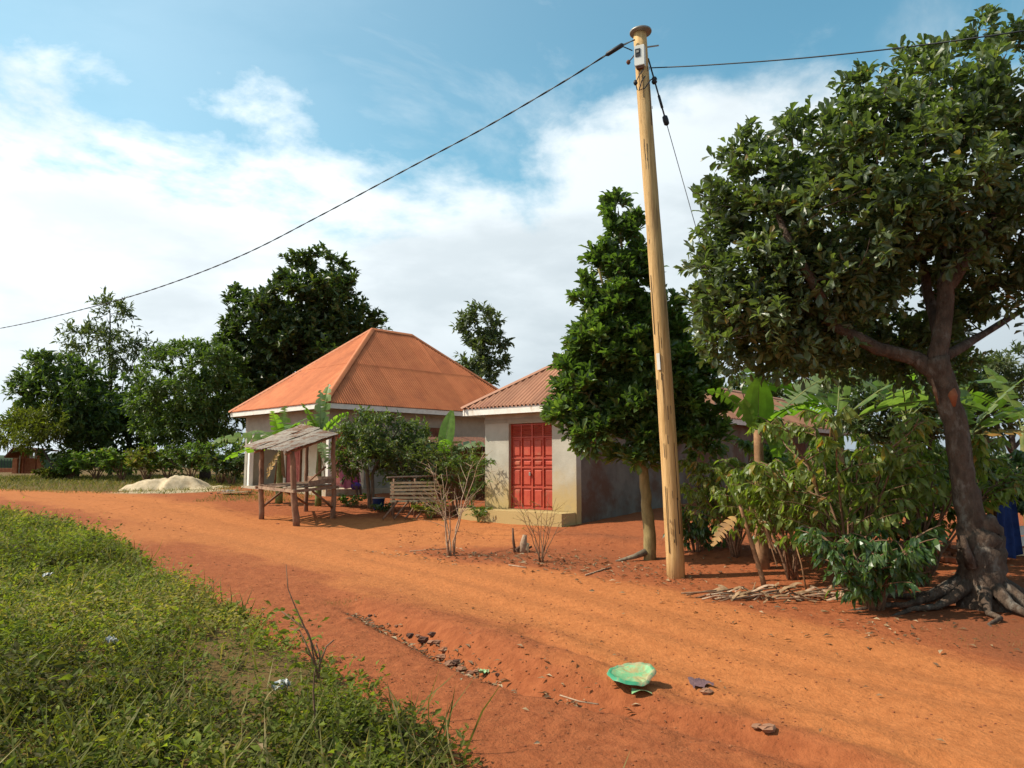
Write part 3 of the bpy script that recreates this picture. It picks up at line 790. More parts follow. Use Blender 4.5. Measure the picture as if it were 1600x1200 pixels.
def house_one():
    K = 1.25; th = .79
    a = Vector((math.cos(th), math.sin(th), 0)); b = Vector((-math.sin(th), math.cos(th), 0))
    E0 = Vector((-4.683 * K, 18.518 * K, 0)); Lg, W = 9.9, 6.62; z = 1.6 + 1.536 * K; rise = 2.592 * K
    E0.z = z
    fl = .80; P = lambda u, v, q=0: Vector((E0.x, E0.y, q)) + a * u + b * v
    root = thing('house', 'grey house with tall bright orange hipped iron roof and open porch', 'house', P(0, 0, .5))
    hip_roof(root, E0, a, b, Lg, W, rise, z, 'roof_orange', 'cap_orange', 2, pitch=.095, inset=4.0)
    fascia(root, E0, a, b, Lg, W, z, 'fascia_white')
    o = .5; pd = 1.85; top = z - .14
    # plinth
    mb = MB(); slab_wall(mb, P(o - .12, o - .1), P(Lg - o, o - .1), .1, fl, W - 2 * o + .2, b); mb.build('porch_slab', 'concrete', root)
    mb = MB(); slab_wall(mb, P(pd, o), P(Lg - o, o), fl, top, .18, b); mb.build('wall', 'plaster_grey', root)
    mb = MB(); slab_wall(mb, P(o, o), P(pd - .003, o), 2.62, top, .17, b); mb.build('porch_beam', 'plaster_grey', root)
    mb = MB(); slab_wall(mb, P(o, o + .173), P(o, W - o), 2.62, top, .17, a); mb.build('porch_beam', 'plaster_grey', root)
    mb = MB(); slab_wall(mb, P(o - .03, o - .02), P(o - .03, W - o), 2.56, 2.617, .22, a); mb.build('lintel', 'fascia_white', root)
    mb = MB(); slab_wall(mb, P(pd, o + .183), P(pd, W - o), fl, top, .18, a); mb.build('wall', 'plaster_cream', root)
    mb = MB(); slab_wall(mb, P(o, W - o - .0), P(Lg - o, W - o), fl, top, .18, b); mb.build('wall', 'plaster_grey', root)
    mb = MB(); slab_wall(mb, P(Lg - o - .18, o + .183), P(Lg - o - .18, W - o - .003), fl, top, .18, a); mb.build('wall', 'plaster_grey', root)
    for (u, v) in ((o + .09, o + .09), (o + .09, W - o - .12), (o + .09, W * .55)):
        c = P(u, v); mb = MB(); mb.beam(Vector((c.x, c.y, fl)), Vector((c.x, c.y, 2.558)), .16, .16, up=tuple(a), bev=.01); mb.build('porch_post', 'white_paint', root)
    for (v0, v1) in ((4.55, 5.5), (1.45, 2.35)):
        d = bpy.data.objects.new('door', None); C.objects.link(d); d.parent = root
        mb = MB(); slab_wall(mb, P(pd - .05, v0), P(pd - .05, v1), fl + .02, fl + 2.0, .045, a); mb.build('door_leaf', 'door_pink', d)
        for r in range(3):
            mb = MB(); z0 = fl + .15 + r * .6
            slab_wall(mb, P(pd - .07, v0 + .12), P(pd - .07, v1 - .12), z0, z0 + .48, .02, a); mb.build('panel', 'door_pink', d)
        mb = MB()
        for v in (v0 - .06, v1): slab_wall(mb, P(pd - .06, v), P(pd - .06, v + .06), fl, fl + 2.06, .06, a)
        mb.build('door_frame', 'rust', d)
    # window in the long wall
    w = bpy.data.objects.new('window', None); C.objects.link(w); w.parent = root
    for u0 in (4.4,):
        mb = MB(); slab_wall(mb, P(u0, o - .03), P(u0 + 1.1, o - .03), 1.9, 2.9, .03, b); mb.build('shutter', 'rust', w)
        mb = MB(); slab_wall(mb, P(u0 - .08, o - .06), P(u0 + 1.18, o - .06), 1.82, 1.88, .08, b); mb.build('sill', 'concrete', w)
    return P, fl
H1P, H1FL = house_one()

def house_two():
    T = .865
    a = Vector((math.cos(T), math.sin(T), 0)); b = Vector((-math.sin(T), math.cos(T), 0))
    E0 = Vector((1.54, 17.22, 3.046)); z = 3.046; Lg, W = 21.0, 3.76; rise = 1.30
    P = lambda u, v, q=0: Vector((E0.x, E0.y, q)) + a * u + b * v
    root = thing('house', 'low plastered row house with brownish red roof and red double doors', 'house', P(0, 0, .1))
    hip_roof(root, E0, a, b, Lg, W, rise, z, 'roof_red', 'roof_red', 1, pitch=.127)
    fascia(root, E0, a, b, Lg, W, z, 'fascia_white', .17)
    o = .45; fl = .47; top = z - .15; W1 = W - .42
    dv0, dv1 = 1.12, 2.52; dz1 = 2.63
    # front wall around the door opening: four panels butted end to end
    mb = MB(); slab_wall(mb, P(o, o - .05), P(o, dv0), fl, dz1, .2, a); slab_wall(mb, P(o, dv1), P(o, W1), fl, dz1, .2, a)
    slab_wall(mb, P(o, o - .05), P(o, W1), dz1 + .001, top, .2, a); mb.build('wall', 'plaster_splashed', root)
    mb = MB(); slab_wall(mb, P(o - .012, o - .07), P(o - .012, W1 + .02), dz1 + .02, dz1 + .13, .01, a); mb.build('lintel', 'plaster_grey', root)
    mb = MB(); slab_wall(mb, P(o + .203, o - .05), P(Lg - o, o - .05), .05, top, .2, b); mb.build('wall', 'plaster_shaded', root)  # long side wall, its shade painted in as darker plaster
    mb = MB(); slab_wall(mb, P(o + .203, W1 - .2), P(Lg - o, W1 - .2), .05, top, .2, b); mb.build('wall', 'plaster_splashed', root)
    mb = MB(); slab_wall(mb, P(Lg - o - .2, o + .153), P(Lg - o - .2, W1 - .203), .05, top, .2, a); mb.build('wall', 'plaster_splashed', root)
    # raised front step, a lower ledge at its left end
    mb = MB(); slab_wall(mb, P(-.12, .42), P(-.12, 3.75), -.15, fl - .015, .56, a); mb.build('front_step', 'plaster_splashed', root)
    mb = MB(); slab_wall(mb, P(o + .003, o - .05), P(o + .003, W1), -.15, fl - .003, .19, a); mb.build('plinth', 'plaster_splashed', root)
    # double door: two leaves of four by four pressed panels under a louvred vent
    d = bpy.data.objects.new('double_door', None); C.objects.link(d); d.parent = root
    fz0, fz1 = fl + .005, dz1 - .01; wv = dv1 - dv0; x0 = o + .07
    mb = MB(); slab_wall(mb, P(x0 + .06, dv0 + .002), P(x0 + .06, dv1 - .002), fz0, fz1, .02, a); mb.build('door_skin', 'door_red', d)
    rows = [(.02, .49), (.53, .97), (1.01, 1.19), (1.24, 1.71)]; H = fz1 - fz0; sc = (H - .36) / 1.74
    mb = MB(); cw = wv / 4
    for k in range(5):
        t = .045 if k in (0, 2, 4) else .03; v = dv0 + cw * k
        v0 = max(dv0 + .002, v - t / 2); slab_wall(mb, P(x0 + .02, v0), P(x0 + .02, min(v0 + t, dv1 - .002)), fz0, fz1, .037, a)
    mb.build('stile', 'door_red', d)
    mb = MB()
    for zz in (0, .51, .99, 1.215, 1.735): slab_wall(mb, P(x0 + .025, dv0 + .004), P(x0 + .025, dv1 - .004), fz0 + zz * sc + .002, fz0 + zz * sc + .04, .03, a)
    slab_wall(mb, P(x0 + .025, dv0 + .004), P(x0 + .025, dv1 - .004), fz1 - .04, fz1 - .003, .03, a)
    mb.build('rail', 'door_red', d)
    for k in range(4):
        for (r0, r1) in rows:
            q0 = P(x0, dv0 + cw * k + .055); q1 = P(x0, dv0 + cw * (k + 1) - .055)
            z0 = fz0 + r0 * sc + .055; z1 = fz0 + r1 * sc - .02; mb = MB()
            V = []
            for dep, ins in ((.058, 0), (.034, .022)):
                for (q, zq) in ((q0, z0), (q1, z0), (q1, z1), (q0, z1)):
                    sg = 1 if q is q0 else -1; V.append(Vector((q.x, q.y, zq + (ins if zq == z0 else -ins))) + a * dep + b * (ins * sg))
            mb.add(V, [(4, 5, 6, 7), (0, 1, 5, 4), (1, 2, 6, 5), (2, 3, 7, 6), (3, 0, 4, 7)]); mb.build('panel', 'door_red', d)
    for k in range(2):
        v0 = dv0 + k * wv / 2 + .04; v1 = dv0 + (k + 1) * wv / 2 - .04
        for s in range(6):
            zz = fz0 + 1.785 * sc + s * .045; p = P(x0 + .035, (v0 + v1) / 2, zz + .02)
            mb = MB(); n = (a * .7 + Vector((0, 0, .7))).normalized(); mb.box(p, (v1 - v0, .035, .006), (b, n, b.cross(n))); mb.build('louvre_slat', 'door_red', d)
    mb = MB(); p = P(x0 - .01, (dv0 + dv1) / 2 + .05, 1.35); mb.box(p, (.03, .05, .09), (a, b, Vector((0, 0, 1))), .006); mb.build('padlock', 'metal_grey', d)
    # side windows in the shaded long wall
    for u0 in (6.2, 10.5, 15.0):
        w = bpy.data.objects.new('window', None); C.objects.link(w); w.parent = root
        mb = MB(); slab_wall(mb, P(u0, o - .08), P(u0 + 1.0, o - .08), 1.5, 2.4, .028, b); mb.build('shutter', 'rust', w)
        mb = MB(); slab_wall(mb, P(u0 - .06, o - .12), P(u0 + 1.06, o - .12), 1.42, 1.49, .068, b); mb.build('sill', 'concrete', w)
    # lamp holder under the eave
    mb = MB(); p = P(.25, .9, z - .17); mb.lathe([(.03, 0), (.035, -.03), (.02, -.05), (.028, -.09), (.012, -.12)], p, 10); mb.build('eave_lamp', 'plastic_white', root, True)
    # tuft of moss-green weed on the ledge
    P_ = []; D_ = []
    for i in range(140):
        q = P(-.05 + rnd.uniform(-.05, .12), 2.95 + rnd.uniform(-.25, .25), fl - .02); P_.append(tuple(q)); D_.append((rnd.gauss(0, .5), rnd.gauss(0, .5), rnd.uniform(.4, 1)))
    w = leaves('ledge_weed', P_, D_, rng.uniform(.05, .11, 140), .3, 'leaf', 'leaf_weed', None)
    tag(w, 'small tuft of weeds on the step left of the red doors', 'weed')
house_two()

# ------------------------------------------------------------------ market stall
def stall():
    gl = lambda x, y: Vector((x, y, gz(x, y)))
    FL = gl(-6.34, 19.1); FR = gl(-5.13, 18.0); BR = gl(-4.62, 19.5); BL = gl(-5.62, 20.6)
    root = thing('market_stall', 'empty wooden roadside stall with lean-to iron roof and slatted table', 'stall', FR)
    tFL, tFR = at(409, 702, 19.1), at(456, 706, 17.9); tBR, tBL = at(521, 682, 19.5), at(480, 672, 20.6)
    for p, q, r in ((FL, tFL, .066), (FR, tFR, .076), (BR, tBR, .062), (BL, tBL, .052)):
        mb = MB(); n = 9; pts = [p.lerp(q, i / n) + Vector((rnd.uniform(-1, 1), rnd.uniform(-1, 1), 0)) * .018 for i in range(n + 1)]; pts[0] = p - Vector((0, 0, .1)); pts[-1] = q
        mb.tube(pts, [r * (1.12 - .3 * i / n) * rnd.uniform(.93, 1.07) for i in range(n + 1)], 9, wob=.05); mb.build('post', 'stall_wood', root, True)
    # roof: rafters and sheets running from the low front edge to the high back edge
    for p, q in ((tFL, tBL), (tFR, tBR)):
        mb = MB(); d = (q - p).normalized(); mb.tube([p - d * .25, (p + q) / 2 + Vector((0, 0, .01)), q + d * .2], .032, 6); mb.build('rafter', 'stall_wood', root, True)
    for p, q in ((tFL, tFR), (tBL, tBR)):
        mb = MB(); d = (q - p).normalized(); u = Vector((0, 0, .055)); mb.tube([p - d * .25 + u, (p + q) / 2 + u, q + d * .15 + u], .028, 6); mb.build('purlin', 'stall_wood', root, True)
    n = 4
    lo0, lo1 = tFL + (tFL - tFR) * .32, tFR + (tFR - tFL) * .12; hi0, hi1 = tBL + (tBL - tBR) * .18, tBR + (tBR - tBL) * .16
    for k in range(n):
        f0, f1 = k / n - .03, (k + 1) / n + .02
        A, B = lo0.lerp(lo1, f0), lo0.lerp(lo1, f1); Cc, D = hi0.lerp(hi1, f0), hi0.lerp(hi1, f1)
        dn = ((A + B) / 2 - (Cc + D) / 2).normalized()
        e0 = .30 + (.12 if k == 1 else 0) + rnd.uniform(-.05, .05); A += dn * e0; B += dn * e0; up = Vector((0, 0, .10 + .014 * (k % 2) + (.035 if k == 0 else 0) + rnd.uniform(0, .012)))
        mb = MB(); V = []; seg = 24; M = 6
        for j in range(M + 1):
            for i in range(seg + 1):
                t = i / seg; p = A.lerp(B, t).lerp(Cc.lerp(D, t), j / M)
                V.append(p + up + Vector((0, 0, .011 * math.sin(t * 2 * math.pi * 6) + .012 * math.sin(j * 2.1 + k * 1.7) + (.02 * (t - .5) if k == 1 else 0))))
        w = seg + 1
        mb.add(V, [(j * w + i, j * w + i + 1, (j + 1) * w + i + 1, (j + 1) * w + i) for j in range(M) for i in range(seg)]); mb.build('roof_sheet', 'old_iron', root, True)
    # table top at 0.75 m: rails and loose boards
    hz = lambda p, q, h: p.lerp(q, h / (q - p).length)
    a, b, c, d = hz(FL, tFL, .80), hz(FR, tFR, .83), hz(BR, tBR, .80), hz(BL, tBL, .74)
    for p, q in ((a, b), (b, c), (c, d), (d, a)):
        mb = MB(); e = (q - p).normalized(); o = Vector((0, 0, 1)).cross(e) * -.075
        mb.beam(p - e * .14 + o, q + e * .14 + o, .035, .07); mb.build('rail', 'board_wood', root)
    for k in range(8):
        f = (k + .5) / 8
        p, q = a.lerp(b, f), d.lerp(c, f); e = (q - p).normalized(); up = Vector((0, 0, .055 + rnd.uniform(0, .012)))
        if k == 5: continue
        mb = MB(); mb.beam(p - e * rnd.uniform(.05, .12) + up, q + e * rnd.uniform(.02, .12) + up, .14 * rnd.uniform(.8, 1.05), .02); mb.build('table_slat', 'board_wood', root)
    # back guard board, braces
    g = Vector((0, 0, .14)); mb = MB(); mb.beam(d + g, c + g + Vector((.05, 0, .05)), .022, .16); mb.build('back_board', 'board_wood', root)
    g2 = Vector((0, 0, .18)); mb = MB(); mb.beam(b + g + (c - b) * .35, c + g2, .02, .12); mb.build('side_board', 'board_wood', root)
    for p, q in ((FL + Vector((.02, 0, .3)), a.lerp(d, .55) + Vector((0, 0, -.05))), (hz(BR, tBR, .25), b.lerp(c, .45) + Vector((0, 0, -.05))), (hz(BL, tBL, .2), a.lerp(b, .75) + Vector((0, 0, -.04))), (hz(BL, tBL, .75), c.lerp(d, .3) + Vector((0, 0, .5)))):
        mb = MB(); mb.tube([p, (p + q) / 2 + Vector((0, .02, .01)), q], .03, 6); mb.build('brace', 'stall_wood', root, True)
stall()

# ------------------------------------------------------------------ utility pole and lines
POLE_B = G(1057, 902); POLE_T = at(1001, 52, POLE_B.y + .05)
def pole_at(f): return POLE_B.lerp(POLE_T, f)
def utility_pole():
    root = thing('utility_pole', 'tall leaning timber power pole at the edge of the yard', 'pole', POLE_B)
    n = 26; mb = MB(); pts = []; rr = []
    for i in range(n + 1):
        f = i / n; pts.append(pole_at(f) + Vector((math.sin(f * 5) * .012, math.sin(f * 7 + 1) * .01, -.25 if i == 0 else 0))); rr.append(.128 - .030 * f + rnd.uniform(-.002, .002))
    mb.tube(pts, rr, 18, wob=.012); mb.build('shaft', 'pole_wood', root, True)
    # drying cracks and knots cut into the shaft face
    for k in range(60):
        f = rnd.uniform(.06, .95); ang = rnd.uniform(-2.7, -.4); r = .128 - .03 * f
        c = pole_at(f) + Vector((math.cos(ang) * r, math.sin(ang) * r, 0)); l = rnd.choice((.05, .1, .2, .5, .8)) * rnd.uniform(.6, 1.2); ld = (POLE_T - POLE_B).normalized() * (l / 2)
        mb = MB(); mb.beam(c - ld, c + ld, .004 + rnd.random() * .007, .006, up=(math.cos(ang), math.sin(ang), 0)); mb.build('crack', 'bark_dark', root)
    d = (POLE_T - POLE_B).normalized(); x = d.orthogonal().normalized(); ax = (x, d.cross(x), d)
    mb = MB(); mb.lathe([(.162, .0), (.168, .012), (.165, .03), (.11, .06), (.02, .075)], POLE_T, 24, ax); mb.build('cap', 'metal_grey', root, True)
    # service box
    f = .945; c = pole_at(f) + Vector((-.06, -.125, 0)); fw = Vector((-.42, -.9, 0)).normalized(); sd = Vector((-fw.y, fw.x, 0)); bx = bpy.data.objects.new('service_box', None); C.objects.link(bx); bx.parent = root
    mb = MB(); mb.box(c, (.15, .09, .32), (sd, fw, Vector((0, 0, 1))), .008); mb.build('housing', 'box_white', bx)
    mb = MB(); mb.box(c + fw * .048 + Vector((0, 0, .04)) - sd * .02, (.075, .012, .13), (sd, fw, Vector((0, 0, 1))), .004); mb.build('breaker_window', 'plastic_black', bx)
    mb = MB(); mb.box(c + fw * .056 + Vector((0, 0, .055)) - sd * .02, (.04, .01, .035), (sd, fw, Vector((0, 0, 1)))); mb.build('switch', 'metal_grey', bx)
    mb = MB(); mb.box(c + Vector((0, 0, -.18)), (.10, .06, .03), (sd, fw, Vector((0, 0, 1)))); mb.build('cable_gland', 'rust', bx)
    # pole plate and hardware
    p = pole_at(.375) + Vector((-.075, -.10, 0)); mb = MB(); mb.box(p, (.05, .008, .24), (Vector((.8, -.6, 0)), Vector((.6, .8, 0)), d)); mb.build('number_plate', 'white_paint', root)
    p = pole_at(.972); mb = MB(); mb.tube([p + Vector((.06, 0, 0)), p + Vector((.27, .05, .06))], .012, 6); mb.build('bolt', 'metal_grey', root)
    p = pole_at(.905); mb = MB(); mb.lathe([(.03, -.05), (.045, -.02), (.03, 0), (.045, .02), (.03, .05)], p + Vector((.155, -.02, 0)), 10); mb.build('insulator', 'plastic_black', root, True)
    mb = MB(); mb.tube([p + Vector((.0, -.11, .02)), p + Vector((-.06, -.15, -.08)), p + Vector((-.1, -.14, -.22)), p + Vector((-.02, -.17, -.2)), p + Vector((.08, -.14, -.05)), p + Vector((.15, -.04, 0))], .009, 6); mb.build('jumper_cable', 'cable_black', root, True)
    mb = MB(); p = pole_at(.93); mb.tube([p + Vector((-.02, -.16, -.1)), p + Vector((-.09, -.17, -.2)), p + Vector((-.14, -.13, -.3)), p + Vector((-.12, -.15, -.42))], .008, 5); mb.lathe([(.02, -.03), (.035, 0), (.02, .04)], p + Vector((-.14, -.13, -.3)), 8); mb.build('loose_end', 'cable_black', root, True)
    mb = MB(); p = pole_at(.955); mb.tube([p + Vector((-.1, -.12, 0)), p + Vector((-.17, -.12, -.1)), p + Vector((-.23, -.12, -.17))], .009, 5); mb.lathe([(.02, -.03), (.035, 0), (.02, .03)], p + Vector((-.23, -.12, -.17)), 8); mb.build('tap_clamp', 'rust', root, True)
utility_pole()
def cable(name, label, plan0, plan1, pix, r, extend=None, strands=2):
    """a hanging line through photo pixels, in the vertical plane from plan0 to plan1"""
    P = []
    for px, py in pix:
        u = (px - 800) / FPX
        (x0, y0), (x1, y1) = plan0, plan1
        # iterate: X = u*t with depth along view axis
        Y = y0
        for _ in range(20):
            X = at(px, py, Y).x; f = (X - x0) / (x1 - x0); Y = y0 + (y1 - y0) * f
        P.append(at(px, py, Y))
    if extend: P += [Vector(e) for e in extend]
    # smooth resample
    Q = []
    for i in range(len(P) - 1):
        p0 = P[max(i - 1, 0)]; p1 = P[i]; p2 = P[i + 1]; p3 = P[min(i + 2, len(P) - 1)]
        for j in range(24):
            t = j / 24; Q.append(.5 * (2 * p1 + (p2 - p0) * t + (2 * p0 - 5 * p1 + 4 * p2 - p3) * t * t + (3 * p1 - p0 - 3 * p2 + p3) * t ** 3))
    Q.append(P[-1])
    root = thing(name, label, 'cable', P[0])
    for s in range(strands):
        pts = []; ln = 0
        for i, q in enumerate(Q):
            if i: ln += (q - Q[i - 1]).length
            ph = ln * 9 + s * 2 * math.pi / strands; d = (Q[min(i + 1, len(Q) - 1)] - Q[max(0, i - 1)]).normalized(); sd = d.cross(Vector((0, 0, 1))).normalized(); up = sd.cross(d)
            pts.append(q + (sd * math.cos(ph) + up * math.sin(ph)) * (r * .8 if strands > 1 else 0))
        mb = MB(); mb.tube(pts, r, 5); mb.build('strand', 'cable_black', root, True)
    return root, P
cp = pole_at(.955)
lc, lp = cable('power_cable', 'twisted black power cable sagging from the pole top down to the left', (cp.x - .1, cp.y - .1), (-15.2, 22.0), [(992, 62), (960, 78), (880, 128), (760, 198), (640, 262), (500, 337), (380, 398), (260, 445), (150, 478), (0, 513)], .0085,
      extend=[at(-160, 535, 24.5), (-24, 28.5, 6.0), (-30, 33, 7.2)])
mb = MB(); q = lp[1]; e = (lp[2] - lp[1]).normalized(); mb.tube([q - e * .16, q - e * .14, q + e * .12, q + e * .16], [.012, .035, .035, .012], 8); mb.build('tension_clamp', 'plastic_black', lc, True)
mb = MB(); mb.tube([q, q + Vector((.12, 0, .06)), q + Vector((.28, .02, .0))], .009, 5); mb.build('tail', 'cable_black', lc, True)
cp = pole_at(.905)
cable('service_cable', 'thin black service line running from the pole to the right above the tree', (cp.x + .15, cp.y), (5.6, 7.2), [(1016, 106), (1100, 102), (1250, 91), (1420, 73), (1600, 48), (1750, 24)], .009, strands=1)
def stay_wire():
    p0 = pole_at(.95) + Vector((.09, 0, 0)); p1 = G(1238, 885) + Vector((.1, .4, 0)); p1.z = gz(p1.x, p1.y)
    root = thing('stay_wire', 'guy wire slanting from the pole top down behind the right tree', 'wire', p1)
    mb = MB(); mb.tube([p0, p0.lerp(p1, .12)], .012, 6); mb.build('upper_wire', 'cable_black', root, True)
    mb = MB(); mb.tube([p0.lerp(p1, .12), p1], .006, 5); mb.build('lower_wire', 'cable_black', root, True)
    d = (p1 - p0).normalized(); x = d.orthogonal().normalized()
    mb = MB(); mb.lathe([(.015, -.08), (.04, -.06), (.045, 0), (.04, .06), (.015, .08)], p0.lerp(p1, .125), 10, (x, d.cross(x), d)); mb.build('egg_insulator', 'plastic_black', root, True)
    mb = MB(); mb.tube([p0.lerp(p1, .075), p0.lerp(p1, .1)], .02, 6); mb.build('grip', 'cable_black', root, True)
stay_wire()

# ------------------------------------------------------------------ the big tree on the right
def big_tree():
    B = G(1535, 948); D = B.y
    w = lambda px, py, y=0: at(px, py, D + y)
    trunk = ([B - Vector((0, 0, .1)), w(1534, 900), w(1532, 850), w(1531, 825), w(1527, 806)], [.31, .24, .225, .20, .12])
    upper = ([w(1524, 860), w(1514, 800), w(1505, 740), w(1492, 660), w(1474, 600), w(1462, 560)], [.17, .14, .125, .125, .135, .125])
    limbs = [trunk, upper,
             ([w(1466, 585), w(1430, 560, .1), w(1370, 545, .1), w(1310, 512, .2), w(1262, 480, .3), w(1228, 455, .3)], [.10, .085, .075, .06, .05, .03]),
             ([w(1464, 570), w(1475, 500), w(1478, 450), w(1510, 400, -.1), w(1550, 345, -.2), w(1600, 290, -.2), w(1640, 200)], [.11, .09, .085, .075, .065, .05, .03]),
             ([w(1470, 540), w(1452, 470, .5), w(1440, 400, .8), w(1400, 300, .9)], [.08, .06, .05, .025]),
             ([w(1478, 450), w(1480, 380, .6), w(1490, 280, .9), w(1520, 180, .7), w(1565, 100, .3)], [.09, .08, .06, .05, .02]),
             ([w(1300, 505, .2), w(1270, 440, -.2), w(1230, 370, -.3), w(1200, 300)], [.07, .05, .04, .02]),
             ([w(1462, 575), w(1410, 560, 1.0), w(1340, 520, 1.8)], [.07, .05, .03]), ([w(1472, 560), w(1540, 520, .9), w(1620, 470, 1.4)], [.06, .045, .025])]
    bl = lambda px, py, dy, rx, ry, rd, n: blob(px, py, D + dy, rx, ry, rd, n)
    blobs = [bl(1190, 400, .4, 78, 130, .9, 78), bl(1320, 345, .1, 125, 145, 1.3, 112), bl(1455, 285, 0, 120, 138, 1.5, 112), bl(1575, 255, 0, 100, 140, 1.4, 80),
             bl(1140, 505, .6, 42, 55, .6, 34), bl(1260, 490, .5, 98, 70, .9, 62), bl(1415, 510, 1.6, 110, 72, 1.0, 80), bl(1600, 390, .2, 70, 65, 1.0, 30), bl(1240, 540, .8, 75, 30, .7, 22),
             bl(1700, 290, 0, 110, 150, 1.4, 55), bl(1340, 540, 1.6, 90, 32, .8, 34), bl(1440, 565, 1.8, 65, 30, .7, 28), bl(1190, 555, .6, 45, 28, .5, 10),
             bl(1568, 72, .2, 22, 42, .2, 5), bl(1488, 120, .1, 30, 40, .3, 5), bl(1390, 180, .1, 40, 45, .4, 7), bl(1192, 250, .3, 18, 40, .25, 4), bl(1250, 225, .2, 25, 30, .3, 5),
             bl(1135, 260, .4, 14, 28, .2, 3), bl(1110, 330, .4, 18, 40, .2, 3), bl(1330, 165, .2, 16, 40, .2, 4), bl(1600, 470, .4, 40, 25, .5, 6), bl(1225, 218, .3, 8, 26, .1, 2), bl(1290, 195, .2, 8, 28, .1, 3), bl(1360, 140, .1, 8, 30, .1, 3), bl(1430, 108, .1, 10, 26, .1, 3), bl(1530, 88, .1, 10, 24, .1, 3), bl(1095, 420, .4, 14, 20, .2, 3)]
    t = make_tree('broadleaf_tree', 'large spreading broadleaf tree with thick buttressed trunk on the right', 'tree', B, limbs, blobs, 'obovate', 'leaf_big', 'bark_big', .128, .50, 8, 9, .34, .75, .85, outb=.75, twig_r=.011, shell=.3, sides=10)
    # roots
    for k, (dx, dy, l) in enumerate(((-.9, -.25, 1), (-.35, -.75, 1), (.45, -.85, 1), (.95, -.3, 1), (-.8, .5, 1), (.8, .6, 1), (.1, -.95, 1), (-1.15, -.02, 1))):
        p = [B + Vector((dx * .14, dy * .14, .28))]
        for f in (.45, .7, .95, 1.2, 1.5):
            q = B + Vector((dx * f, dy * f, 0)) + Vector((rnd.uniform(-.06, .06), rnd.uniform(-.06, .06), 0)); q.z = gz(q.x, q.y) + (.10 if f < .6 else .04 if f < 1 else .0 if f < 1.4 else -.06); p.append(q)
        mb = MB(); mb.tube(p, [.10, .055, .035, .026, .018, .008], 9, wob=.12); mb.build('root', 'bark_big', t, True)
    # sawn stub where a second stem was cut, and a torn scar on the trunk
    mb = MB(); mb.tube([w(1543, 880, -.02), w(1550, 842, -.03), w(1553, 822, -.03), w(1553, 817, -.03)], [.15, .12, .10, .04], 12, wob=.06); mb.build('cut_stub', 'bark_big', t, True)
    mb = MB(); mb.tube([w(1518, 885, -.15), w(1508, 855, -.2), w(1504, 836, -.22)], [.07, .04, .03], 8, wob=.08); mb.build('cut_stub', 'bark_big', t, True)
    mb = MB(); mb.tube([w(1490, 635, -.10), w(1489, 618, -.125), w(1487, 603, -.10)], [.02, .05, .025], 9); o = mb.build('wound', 'bark_cut', t, True)
    mb = MB(); mb.tube([w(1466, 632, -.05), w(1461, 612, -.10), w(1456, 592, -.09)], [.008, .022, .01], 6); mb.build('torn_bark', 'twig', t, True)
    for (px, py) in ((1180, 372), (1268, 352), (1281, 388)):
        f = w(px, py, -.95); mb = MB(); mb.lathe([(.004, .06), (.012, .045), (.022, .02), (.026, 0), (.02, -.02), (.006, -.03)], f, 8); mb.build('fruit', 'fruit', t, True)
big_tree()

def jack_tree():
    B = G(1015, 874); D = B.y
    w = lambda px, py, y=0: at(px, py, D + y)
    limbs = [([B - Vector((0, 0, .1)), w(1013, 820), w(1008, 760), w(1002, 700), w(995, 620), w(985, 520), w(975, 420), w(966, 330)], [.105, .09, .085, .075, .06, .045, .03, .012]),
             ([w(1003, 700), w(960, 660, -.1), w(920, 625, -.2)], [.06, .045, .02]), ([w(1002, 690), w(1040, 640, .1), w(1075, 600, .2)], [.06, .045, .02]), ([w(990, 590), w(1020, 520, .2), w(1040, 460, .2)], [.05, .04, .015]),
             ([w(985, 540), w(950, 470, -.2), w(935, 420, -.2)], [.045, .035, .015])]
    bl = lambda px, py, dy, rx, ry, rd, n: blob(px, py, D + dy, rx, ry, rd, n)
    blobs = [bl(965, 318, 0, 2, 12, .05, 3), bl(966, 355, 0, 4, 30, .1, 7), bl(996, 370, 0, 3, 26, .08, 5), bl(942, 410, 0, 4, 24, .1, 5), bl(971, 425, 0, 18, 40, .3, 22), bl(1005, 430, 0, 7, 40, .2, 8), bl(915, 480, 0, 6, 26, .15, 6),
             bl(965, 500, 0, 34, 45, .5, 44), bl(1032, 505, .1, 20, 40, .3, 18), bl(933, 555, 0, 31, 40, .5, 40), bl(996, 560, 0, 39, 40, .6, 44), bl(1050, 570, .1, 35, 45, .5, 38), bl(893, 590, 0, 7, 30, .2, 9), bl(930, 620, 0, 52, 38, .6, 46), bl(1060, 635, .1, 60, 45, .6, 52),
             bl(990, 640, -.1, 62, 38, .6, 44), bl(888, 655, -.1, 22, 24, .3, 14), bl(925, 678, -.2, 40, 16, .4, 18), bl(1010, 690, -.2, 45, 22, .4, 20), bl(1085, 680, .1, 34, 26, .4, 16), bl(1000, 722, -.3, 22, 22, .25, 9), bl(1110, 590, .1, 12, 34, .2, 8)]
    t = make_tree('jackfruit_tree', 'narrow pointed evergreen fruit tree just behind the power pole', 'tree', B, limbs, blobs, 'obovate', 'leaf_jack', 'bark_mossy', .16, .46, 9, 9, .25, .95, .75, lang=(10, 65), outb=.7, twig_r=.01, shell=.25)
    mb = MB(); q = B + Vector((-.55, -.05, 0)); q.z = gz(q.x, q.y) + .0
    mb.tube([B + Vector((-.06, -.03, .12)), B + Vector((-.25, -.05, .05)), q], [.06, .04, .015], 7); mb.build('root', 'bark_grey', t, True)
jack_tree()

